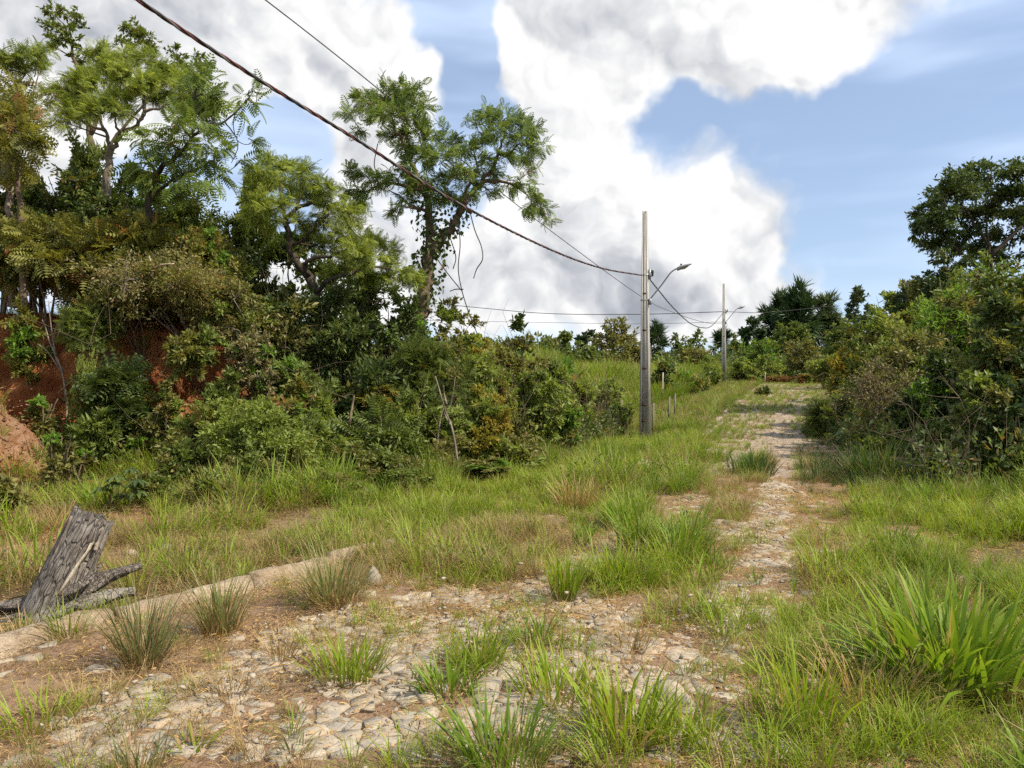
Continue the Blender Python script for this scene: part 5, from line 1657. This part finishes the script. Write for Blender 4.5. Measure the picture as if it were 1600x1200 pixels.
    for nm, lb, pn, k, s0, s1 in (('dry_grass', 'small wisps of straw growing in the stone joints', 'dry_tuft', z < .45, .2, .55), ('grass', 'small green sprouts in the stone joints', 'green_tuft', (z >= .45) & (z < .75), .15, .5), ('dry_grass', 'flattened brown straw lying on the stones', 'thatch', z >= .75, .4, .9)):
        scatter(nm, lb, 'grass', pn, xb[k], yb[k], rng.uniform(s0, s1, k.sum()), rng)
    # flattened dead thatch under the living grass
    m = (rng.rand(len(x)) < np.where(dryzone, .7, .4))
    sc('dry_grass', 'flattened brown thatch lying under the green grass', 'thatch', m, 1.0)
    # far slope
    xs = []; ys = []
    for (a, b, c, d, q) in ((-6, 24, 26, 45, 14), (-6, 28, 45, 64, 8), (-10, 34, 64, 100, 2.2)):
        x2, y2 = fill(rng, a, b, c, d, q); xs.append(x2); ys.append(y2)
    x = np.concatenate(xs); y = np.concatenate(ys)
    px, py = proj(x, y, H(x, y))
    off = road_off(x, y); bare = bare_at(x, y, 6)
    lum = fbm(x * 0.4, y * 0.4, 12)
    keep = ~bare | (rng.rand(len(x)) < .42)
    x, y, off, lum = x[keep], y[keep], off[keep], lum[keep]
    tall = off < -3.0
    hs = np.where(tall, (1.0 + 1.4 * lum) * (0.55 + 0.75 * sstep(y, 30, 42)), 0.35 + 0.5 * lum); hs = np.where((off > 0) & (off < ROADW), 0.3, hs)
    d = rng.rand(len(x)) < np.where(tall, 0.06, 0.3)
    scatter('grass', 'tall fresh green grass on the slope behind the nearer pole', 'grass', 'far_tuft', x[~d], y[~d], hs[~d] * rng.uniform(.7, 1.3, (~d).sum()), rng)
    scatter('dry_grass', 'faded grass along the far part of the track', 'grass', 'dry_tuft', x[d], y[d], hs[d] * 2.2, rng)
    x, y = fill(rng, -16, 60, 66, 112, 0.34)
    o2 = rng.randint(0, 2, len(x)) == 0
    scatter('far_scrub', 'dense far scrub under the skyline trees', 'scrub', 'mid_bushlet', x[o2], y[o2], rng.uniform(3, 5.5, o2.sum()), rng, lift=.1)
    scatter('far_scrub', 'dark far scrub under the skyline trees', 'scrub', 'dark_bushlet', x[~o2], y[~o2], rng.uniform(3, 5.0, (~o2).sum()), rng, lift=.1)
    # leafy undergrowth closing the thickets down to the soil
    x, y = fill(rng, -14, 4, 11.5, 26, 7)
    sd, hh = bank_sd(x, y); px, py = proj(x, y, H(x, y))
    k = (sd > -1.2) & (rng.rand(len(x)) < np.where(px < 190, np.where(sd > 2.2, .85, .12), np.where((px < 420) & (sd < 2), .14, .95))) & ~((px < 130) & (py > 440))
    for nm, pr, q in (('undergrowth', 'dark_bushlet', 0), ('undergrowth', 'mid_bushlet', 1), ('undergrowth', 'olive_bushlet', 2)):
        m = k & (rng.randint(0, 3, len(x)) == q)
        scatter(nm, ('dark', 'mid green', 'olive')[q] + ' leafy undergrowth between the shrubs of the left bank', 'undergrowth', pr, x[m], y[m], rng.uniform(.8, 1.7, m.sum()), rng, lift=.1)
    m = k & (rng.rand(len(x)) < .25)
    scatter('dead_twigs', 'bare stems and dead grey twigs tangled through the left thicket', 'twigs', 'twig_tangle', x[m], y[m], rng.uniform(.7, 1.6, m.sum()), rng, tilt=.25)
    x, y = fill(rng, 4, 26, 11, 34, 4)
    px, py = proj(x, y, H(x, y))
    k = (px > 1330 + np.clip(18 - y, 0, 8) * 18)
    for pr, q in (('dark_bushlet', 0), ('mid_bushlet', 1), ('dark_bushlet', 2)):
        m = k & (rng.randint(0, 3, len(x)) == q)
        scatter('undergrowth', ('dark', 'mid green', 'deep shaded')[q] + ' leafy undergrowth inside the right thicket', 'undergrowth', pr, x[m], y[m], rng.uniform(.9, 2.0, m.sum()), rng, lift=.1)
    m = k & (rng.rand(len(x)) < .25)
    scatter('dead_twigs', 'bare stems and dead grey twigs tangled through the right thicket', 'twigs', 'twig_tangle', x[m], y[m], rng.uniform(.7, 1.6, m.sum()), rng, tilt=.25)
    # straw scraps and pebbles on the stones and on the bare soil
    x, y = fill(rng, -8, 6, 2.7, 13, 130)
    bare = bare_at(x, y); off = road_off(x, y)
    k = rng.rand(len(x)) < np.where(bare, 0.75, 0.5) * np.where(fbm(x * 1.3, y * 1.3, 41) > .48, 1, .35)
    scatter('leaf_litter', 'dry straw and dead leaf scraps lying on the stones', 'litter', 'scrap', x[k], y[k], rng.uniform(.6, 1.3, k.sum()), rng, tilt=0.05, lift=.012)
    xh = rng.normal(-8.6, .8, 420); yh = rng.normal(11.9, .7, 420)
    scatter('gravel', 'clods and stones lying on the pale heap of earth', 'gravel', 'clod', xh, yh, rng.uniform(.8, 2.4, 420), rng, tilt=.4, lift=.10)
    k = rng.rand(len(x)) < np.where(bare, 0.15, 0.01)
    scatter('gravel', 'small stone chips between the paving stones', 'gravel', 'pebble', x[k], y[k], rng.uniform(.6, 1.5, k.sum()), rng, tilt=0.3, lift=.004)


build_grass()


def hero_tufts():
    """the single clumps of grass that stand out, each its own thing"""
    G = 'clumps of grass standing out on and beside the track'
    rng = np.random.RandomState(123)
    spec = [  # px, py, height m, radius m, mat, blades, width, lean, dry blades, label
        (110, 1000, .30, .12, 'grass_green', 70, .007, (.1, .9), 60, 'short green clump at the foot of the burnt stump'),
        (30, 1000, .26, .14, 'grass_dry', 80, .006, (.2, 1.1), 40, 'dry clump left of the stump foot at the picture edge'),
        (60, 1150, .26, .16, 'grass_green', 120, .007, (.2, 1.1), 80, 'low green clump in the lower left corner'),
        (130, 1120, .22, .16, 'grass_dry', 130, .005, (.2, 1.2), 60, 'low straw clump below the kerb in the lower left'),
        (225, 1050, .62, .10, 'grass_blue', 190, .0075, (.05, .75), 120, 'big bluish green clump of stiff grass in front of the burnt stump'),
        (345, 1000, .55, .10, 'grass_blue', 170, .0075, (.05, .6), 70, 'upright green clump growing against the kerb right of the stump'),
        (520, 955, .60, .16, 'grass_blue', 280, .0065, (.1, .95), 160, 'wide dark based clump at the right end of the visible kerb'),
        (545, 1070, .36, .16, 'grass_green', 120, .011, (.1, .9), 50, 'low yellow green clump on the stones below the kerb end'),
        (700, 1095, .30, .13, 'grass_lush', 90, .013, (.2, 1.0), 25, 'low dark green clump of broad blades left of the middle'),
        (745, 1060, .36, .12, 'grass_green', 90, .011, (.05, .7), 30, 'bright upright clump just behind the low dark green one'),
        (835, 1015, .24, .14, 'grass_lush', 80, .012, (.3, 1.1), 25, 'flat spreading clump near the centre of the stones'),
        (882, 945, .46, .09, 'grass_green', 130, .011, (.02, .5), 20, 'bright yellow green upright clump in the centre'),
        (975, 925, .42, .22, 'grass_green', 200, .010, (.05, .8), 60, 'broad bright clump right of the upright yellow green one'),
        (1055, 900, .42, .20, 'grass_green', 170, .010, (.05, .8), 40, 'bright clump left of the bare wheel track'),
        (985, 1020, .24, .13, 'grass_dry', 110, .005, (.2, 1.2), 60, 'small straw coloured clump amid the stones right of centre'),
        (1090, 975, .26, .13, 'grass_blue', 80, .009, (.1, .9), 20, 'grey green clump beside the bare wheel track'),
        (870, 1105, .34, .18, 'grass_green', 130, .010, (.1, .9), 90, 'brown based clump below the centre of the stones'),
        (975, 1165, .42, .17, 'grass_green', 120, .015, (.05, .75), 60, 'tall broad bladed clump at the lower right of the stones'),
        (1065, 1165, .28, .16, 'grass_green', 90, .013, (.1, .9), 70, 'yellow green clump right of the tall broad bladed one'),
        (790, 1215, .42, .17, 'grass_lush', 150, .011, (.1, .85), 60, 'clump cut by the bottom edge near the middle'),
        (355, 1095, .22, .16, 'grass_dry', 150, .004, (.3, 1.3), 120, 'spreading straw coloured clump on the stones at lower left'),
        (460, 1130, .16, .05, 'grass_blue', 36, .006, (.1, .8), 10, 'very small green clump between the left stones'),
        (235, 1200, .26, .10, 'grass_blue', 80, .005, (.1, .8), 60, 'wispy clump cut by the bottom edge at lower left'),
        (440, 1040, .30, .07, 'grass_dry', 60, .005, (.1, .8), 20, 'thin dry clump between the kerb and the low yellow green clump'),
        (460, 1195, .14, .06, 'grass_blue', 36, .006, (.2, 1.0), 10, 'tiny clump near the bottom edge left of centre'),
        (300, 1190, .16, .05, 'grass_green', 20, .014, (.3, 1.1), 6, 'few broad bright leaves sprouting by the wispy clump'),
        (1480, 1075, .72, .34, 'grass_lush', 300, .027, (.05, 1.15), 90, 'large clump of broad bright blades in the right foreground'),
        (1175, 745, .55, .38, 'grass_dark', 260, .014, (.05, .8), 40, 'dark green clump in the middle of the track farther back'),
        (905, 800, .62, .26, 'grass_dry', 240, .009, (.05, .8), 120, 'brown clump in the grass left of the track'),
        (1150, 960, .18, .10, 'grass_green', 60, .010, (.2, 1.1), 20, 'short bright clump in the bare wheel track'),
        (1255, 1150, .5, .15, 'grass_green', 130, .010, (.05, .6), 60, 'tall thin clump beside the lower right stones'),
        (1350, 1120, .5, .2, 'grass_dry', 160, .007, (.2, 1.1), 80, 'collapsed straw clump left of the large broad bladed one'),
    ]
    for (px, py, h, rad, mat, n, w, lean, nd, label) in spec:
        p = hit(px, min(py, 1199))
        if py > 1199:
            p = Vector((p.x, p.y * 0.97, p.z))
        off = road_off(np.array([p.x]), np.array([p.y]))[0]
        p.z = float(RZ(p.x, p.y)) if 0 < off < ROADW else p.z
        root = thing('grass_clump', label, 'grass clump', p, G)
        mb = MB(); blades(mb, rng, n, h, rad, lean=lean, curl=.75, w=w, seg=5, hj=.55)
        mb.build('green_blades' if mat != 'grass_dry' else 'straw_blades', MATS[mat], root)
        mb = MB(); blades(mb, rng, nd, h * .5, rad * 1.15, lean=(.5, 1.45), curl=.5, w=w * .7, seg=4, hj=.6)
        mb.build('dead_blades', MATS['grass_dry'], root)['kind'] = 'stuff'


hero_tufts()


# ------------------------------------------------------------------ burnt stump, sticks, posts, rocks
def burnt_stump():
    rng = np.random.RandomState(31)
    b = hit(70, 965)
    top = P(146, 806, b.y + 0.25)
    ax = (top - b); L = ax.length
    root = thing('tree_stump', 'charred grey leaning stump with splintered base beside the kerb', 'stump', b)
    q = ax.normalized().to_track_quat('Z', 'Y')
    M3 = q.to_matrix()

    def logmesh(Lg, w, d, n=26, k=34, taper=(1.15, .95), flat=0.0, seed=0, rag=0.06, z0=-0.08, amp=.10):
        an = np.arange(k) / k * 2 * np.pi
        z = np.linspace(z0, Lg, n)
        t = np.linspace(0, 1, n)
        A, Zz = np.meshgrid(an, z)
        T = np.meshgrid(an, t)[1]
        gro = fbm(np.cos(A) * 2.2 + 7, np.sin(A) * 2.2 + Zz * 0.8 + seed, 40 + seed, 4) - .5
        fine = fbm(A * 6, Zz * 2.5 + seed, 50 + seed, 4) - .5
        r = 1 + gro * amp * 4 + fine * amp * 1.3
        sc = taper[0] + (taper[1] - taper[0]) * T
        Xc = np.cos(A) * w / 2 * r * sc; Yc = np.sin(A) * d / 2 * r * sc
        ragz = (fbm(A * 2.2, A * 0 + seed, 60 + seed, 3) - .5) * rag * 4
        Zr = Zz + T ** 3 * ragz
        V = np.stack([Xc, Yc, Zr], -1).reshape(-1, 3)
        i = np.arange(n - 1)[:, None] * k; j = np.arange(k)[None]; j2 = (j + 1) % k
        Fq = np.stack([i + j, i + j2, i + k + j2, i + k + j], -1).reshape(-1, 4)
        mb = MB(); mb.add(V, Fq)
        c = np.array([[0, 0, Lg - 0.05]]); base = mb.n
        mb.add(c, np.zeros((0, 3), int))
        tip = (n - 1) * k
        mb.f3.append(np.array([(tip + a, tip + (a + 1) % k, base) for a in range(k)]))
        return mb
    mb = logmesh(L, 0.42, 0.26, taper=(1.08, .98), seed=1, rag=.03, amp=.10, n=40, k=56)
    o = mb.build('trunk', MATS['charred_wood'], root, smooth=True)
    # turn the broad side to the track
    yaw = Matrix.Rotation(R(0), 3, 'Z')
    o.rotation_euler = (M3 @ yaw).to_euler()
    # pale split running down the face, and loose strips of bark on the edge
    face = lambda px, py, dy: P(px, py, dy) - b
    mb = MB()
    yb = b.y - 0.10
    pts = [(143, 848), (137, 860), (128, 872), (118, 886), (108, 902), (98, 918), (88, 930)]
    c = np.array([tuple(face(a, e, b.y - 0.165 + 0.25 * (965 - e) / 160)) for a, e in pts])
    wv = np.array([.008, .028, .042, .042, .044, .034, .008])
    sidev = np.array([0.9, -0.1, 0.45])
    V = np.concatenate([c - sidev * wv[:, None] / 2, c + np.array([0, -.02, .0]), c + sidev * wv[:, None] / 2, c + np.array([0, .06, 0])])
    n = len(c); i = np.arange(n - 1)
    Fq = np.concatenate([np.stack([a * n + i, ((a + 1) % 4) * n + i, ((a + 1) % 4) * n + i + 1, a * n + i + 1], 1) for a in range(4)])
    mb.add(V, Fq)
    mb.build('bare_wood_split', MATS['wood_pale'], root)['label'] = 'pale strip of bare split wood'
    for pts, r in (([(72, 905), (85, 870), (100, 838), (112, 806)], .018), ([(80, 890), (95, 858), (108, 825)], .014), ([(148, 860), (156, 842), (160, 828)], .02)):
        mb = MB(); mb.tube(catmull([tuple(face(a, e, b.y - .12 + .25 * (965 - e) / 160)) for a, e in pts], 12), np.linspace(r, r * .5, 12), 6, rough=.3, rng=rng)
        mb.build('bark_strip', MATS['bark_grey' if r > .015 else 'charred_wood'], root)

    def broken(pts, rad, name, Yd, seed):
        mb = MB(); n, k = 30, 18
        c = catmull([tuple(P(a, e, y) - b) for (a, e), y in zip(pts, Yd)], n)
        c[:, 2] = np.maximum(c[:, 2], -0.02)
        R0 = np.interp(np.linspace(0, 1, n), np.linspace(0, 1, len(rad)), rad)
        tan = unit(np.gradient(c, axis=0)); u = unit(np.cross(tan, np.array([0.1, .1, 1.0]))); w = np.cross(tan, u)
        an = np.arange(k) / k * 2 * np.pi
        A, I = np.meshgrid(an, np.arange(n))
        q = 1 + (fbm(np.cos(A) * 1.6 + 9 * seed, np.sin(A) * 1.6 + I * 0.07, 90 + seed, 4) - .5) * 1.5
        V = c[:, None] + (R0[:, None] * q)[..., None] * (u[:, None] * np.cos(A)[..., None] + w[:, None] * (np.sin(A) * .7)[..., None])
        i = np.arange(n - 1)[:, None] * k; j = np.arange(k)[None]; j2 = (j + 1) % k
        mb.add(V.reshape(-1, 3), np.stack([i + j, i + j2, i + k + j2, i + k + j], -1).reshape(-1, 4))
        mb.ngon.append(list(range(k - 1, -1, -1))); mb.ngon.append(list(range((n - 1) * k, n * k)))
        return mb.build(name, MATS['charred_wood'], root, smooth=True)
    Y0 = b.y
    broken([(95, 945), (130, 925), (165, 905), (200, 892), (221, 884)], [.07, .085, .07, .055, .035], 'root', [Y0 + .05, Y0 + .1, Y0 + .2, Y0 + .25, Y0 + .3], 1)
    broken([(90, 960), (130, 945), (175, 930), (212, 925)], [.09, .08, .065, .04], 'root', [Y0 - .05, Y0, Y0 + .1, Y0 + .15], 2)
    broken([(80, 950), (45, 945), (10, 948), (-30, 955)], [.09, .07, .06, .05], 'root', [Y0 + .05, Y0 + .1, Y0 + .1, Y0 + .1], 3)
    broken([(75, 972), (50, 965), (20, 968), (-10, 972)], [.07, .05, .045, .03], 'root', [Y0 - .1, Y0 - .1, Y0 - .05, Y0], 4)
    broken([(100, 935), (120, 918), (148, 895), (158, 878)], [.06, .05, .03, .006], 'splinter', [Y0 - .05, Y0 - .05, Y0 + .05, Y0 + .1], 5)


burnt_stump()


def stick(name, label, cat, paths, Y, r, mat, group=None):
    a = P(*paths[0][0], Y)
    g0 = Vector((a.x, a.y, H1(a.x, a.y)))
    mb = MB(); rng = np.random.RandomState(int(a.x * 100) % 1000)
    for i, pts in enumerate(paths):
        c = catmull([tuple(P(x, y, Y + rng.uniform(-.1, .1)) - g0) for x, y in pts], 4 * len(pts))
        mb.tube(c, np.linspace(r * (1 if i == 0 else .7), r * .35, len(c)), 6, rough=.15, rng=rng)
    o = mb.build(name, MATS[mat], smooth=True, loc=g0)
    return tag(o, label, cat, group)


stick('dead_branch', 'pale forked dead branch propped in the thicket', 'branch', [[(716, 742), (712, 700), (706, 668), (697, 645), (690, 622), (684, 600), (680, 588)], [(680, 735), (684, 690), (688, 655), (694, 636)], [(704, 664), (696, 650), (692, 640)], [(698, 632), (694, 615), (693, 603)]], 13.1, .026, 'bark_grey')
stick('leaning_post', 'old grey leaning post at the edge of the thicket', 'post', [[(537, 765), (543, 685), (547, 655), (551, 632), (553, 618)]], 12.9, .045, 'bark_brown')
stick('bare_sapling', 'bare pale sapling standing against the red earth', 'sapling', [[(106, 690), (104, 640), (102, 612), (97, 580), (88, 555), (82, 525), (78, 495), (76, 470)], [(88, 555), (78, 535), (72, 515), (66, 500)], [(92, 570), (84, 545), (86, 515)], [(95, 580), (75, 550), (60, 538)], [(85, 538), (92, 520), (90, 505)]], hit(106, 690).y, .022, 'bark_grey')
stick('dead_branch', 'grey fallen branch end showing above the red earth left of the twiggy bush', 'branch', [[(238, 432), (237, 415), (233, 400)], [(238, 424), (252, 414), (272, 412)]], 13.6, .03, 'wood_pale')
for i, (px, py, top, Y, lab) in enumerate(((1035, 612, 582, 36, 'thin pale stake beside the dark round bush'), (1020, 690, 630, 24.8, 'short brown stake just right of the nearer pole'), (919, 670, 638, 22, 'grey stake left of the nearer pole'),
                                           (970, 665, 625, 25, 'thin stake in the weeds left of the nearer pole foot'), (1045, 655, 620, 28, 'stake right of the nearer pole on the slope'), (1054, 645, 615, 30, 'farther stake right of the nearer pole on the slope'),
                                           (1195, 600, 582, 57, 'pale stake in the dead bracken'), (1256, 600, 584, 56, 'pale stake right of the track end'), (1016, 555, 540, 50, 'small stake on the tall grass slope'))):
    a = P(px, py, Y); z = H1(a.x, a.y)
    t = P(px + 1, top, Y)
    mb = MB(); mb.tube([(0, 0, -.1), (.01, 0, (t.z - z) * .5), (.03, .01, max(t.z - z, .5))], [.035, .033, .03], 7, rough=.15, rng=rs)
    tag(mb.build('stake', MATS['bark_grey' if i not in (0, 6) else 'wood_pale'], loc=(a.x, a.y, z)), lab, 'stake', 'fence stakes on the far slope')


def rocks():
    rng = np.random.RandomState(17)
    for px, py, s, sq, mat, lab in ((18, 872, .10, .8, 'red_earth', 'rounded reddish rock on the bare ground left of the stump'), (38, 885, .07, .6, 'stone', 'small pale stone right of the reddish rock'), (583, 920, .07, 1.5, 'stone', 'upright pale stone standing on its edge in the dry grass'),
                                    (1047, 1105, .075, 1.3, 'stone', 'upturned grey paving stone with a pointed top'), (1072, 1112, .05, 1.1, 'stone', 'small dark upturned stone beside the pointed one'), 
                                    (205, 868, .06, .6, 'stone', 'pale rubble stone behind the stump'), (260, 860, .08, .6, 'stone', 'pale rubble stone in the dry grass right of the stump'), (365, 935, .05, .9, 'stone', 'light chunk of rubble on the kerb line'),
                                    (150, 1060, .08, .6, 'stone', 'grey block lying below the kerb at the left'), (60, 700, .14, .6, 'red_earth', 'clod of earth on the pale heap'), (25, 660, .12, .6, 'red_earth', 'clod near the top of the pale heap')):
        p = hit(px, py)
        u = np.linspace(0, np.pi, 7)[1:-1]; V = [(0, 0, 1)]
        for a in u:
            for k in range(9):
                b = k / 9 * 2 * np.pi
                V.append((math.sin(a) * math.cos(b), math.sin(a) * math.sin(b), math.cos(a)))
        V.append((0, 0, -1)); V = np.array(V)
        V = V * (1 + rng.normal(0, .11, (len(V), 1))) * np.array([1, .8, sq]) * s
        mb = MB(); mb.add(V, [(0, 1 + k, 1 + (k + 1) % 9) for k in range(9)], rng.rand())
        mb.f4.append(np.array([(1 + r * 9 + k, 1 + (r + 1) * 9 + k, 1 + (r + 1) * 9 + (k + 1) % 9, 1 + r * 9 + (k + 1) % 9) for r in range(4) for k in range(9)]))
        e = len(V) - 1
        mb.f3.append(np.array([(1 + 36 + (k + 1) % 9, 1 + 36 + k, e) for k in range(9)]))
        tag(mb.build('rock', MATS[mat], loc=(p.x, p.y, p.z + s * sq * .45)), lab, 'rock', 'loose rocks and rubble')


rocks()


def palmate_plant():
    """cassava-like plant with umbrellas of drooping leaflets"""
    rng = np.random.RandomState(55)
    b = hit(170, 800)
    root = thing('palmate_plant', 'dark green plant with umbrella-like clusters of drooping leaflets behind the stump', 'plant', b)
    o = np.array(b); Y = b.y
    sm = MB()
    for (px, py) in ((158, 760), (183, 742), (205, 730), (215, 748), (190, 770), (217, 765), (178, 752)):
        tip = np.array(P(px, py, Y + rng.uniform(-.15, .15)))
        sm.tube(bez(o, tip, rng, .06, .12, 6) - o, np.linspace(.009, .004, 6), 5)
        lm = MB(); m = 8
        a = np.arange(m) / m * 2 * np.pi + rng.rand()
        d = np.stack([np.cos(a), np.sin(a), np.full(m, -.55)], 1)
        put_leaves(lm, 'broad', np.repeat((tip - o)[None], m, 0), d, np.stack([np.cos(a) * .4, np.sin(a) * .4, np.full(m, 1.0)], 1), .17 * rng.uniform(.8, 1.15, m), .06, rng.rand(m) * .9)
        lm.build('leaf_cluster', MATS['leaf_dark'], root)
    sm.build('stem', MATS['bark_brown'], root, smooth=True)


palmate_plant()
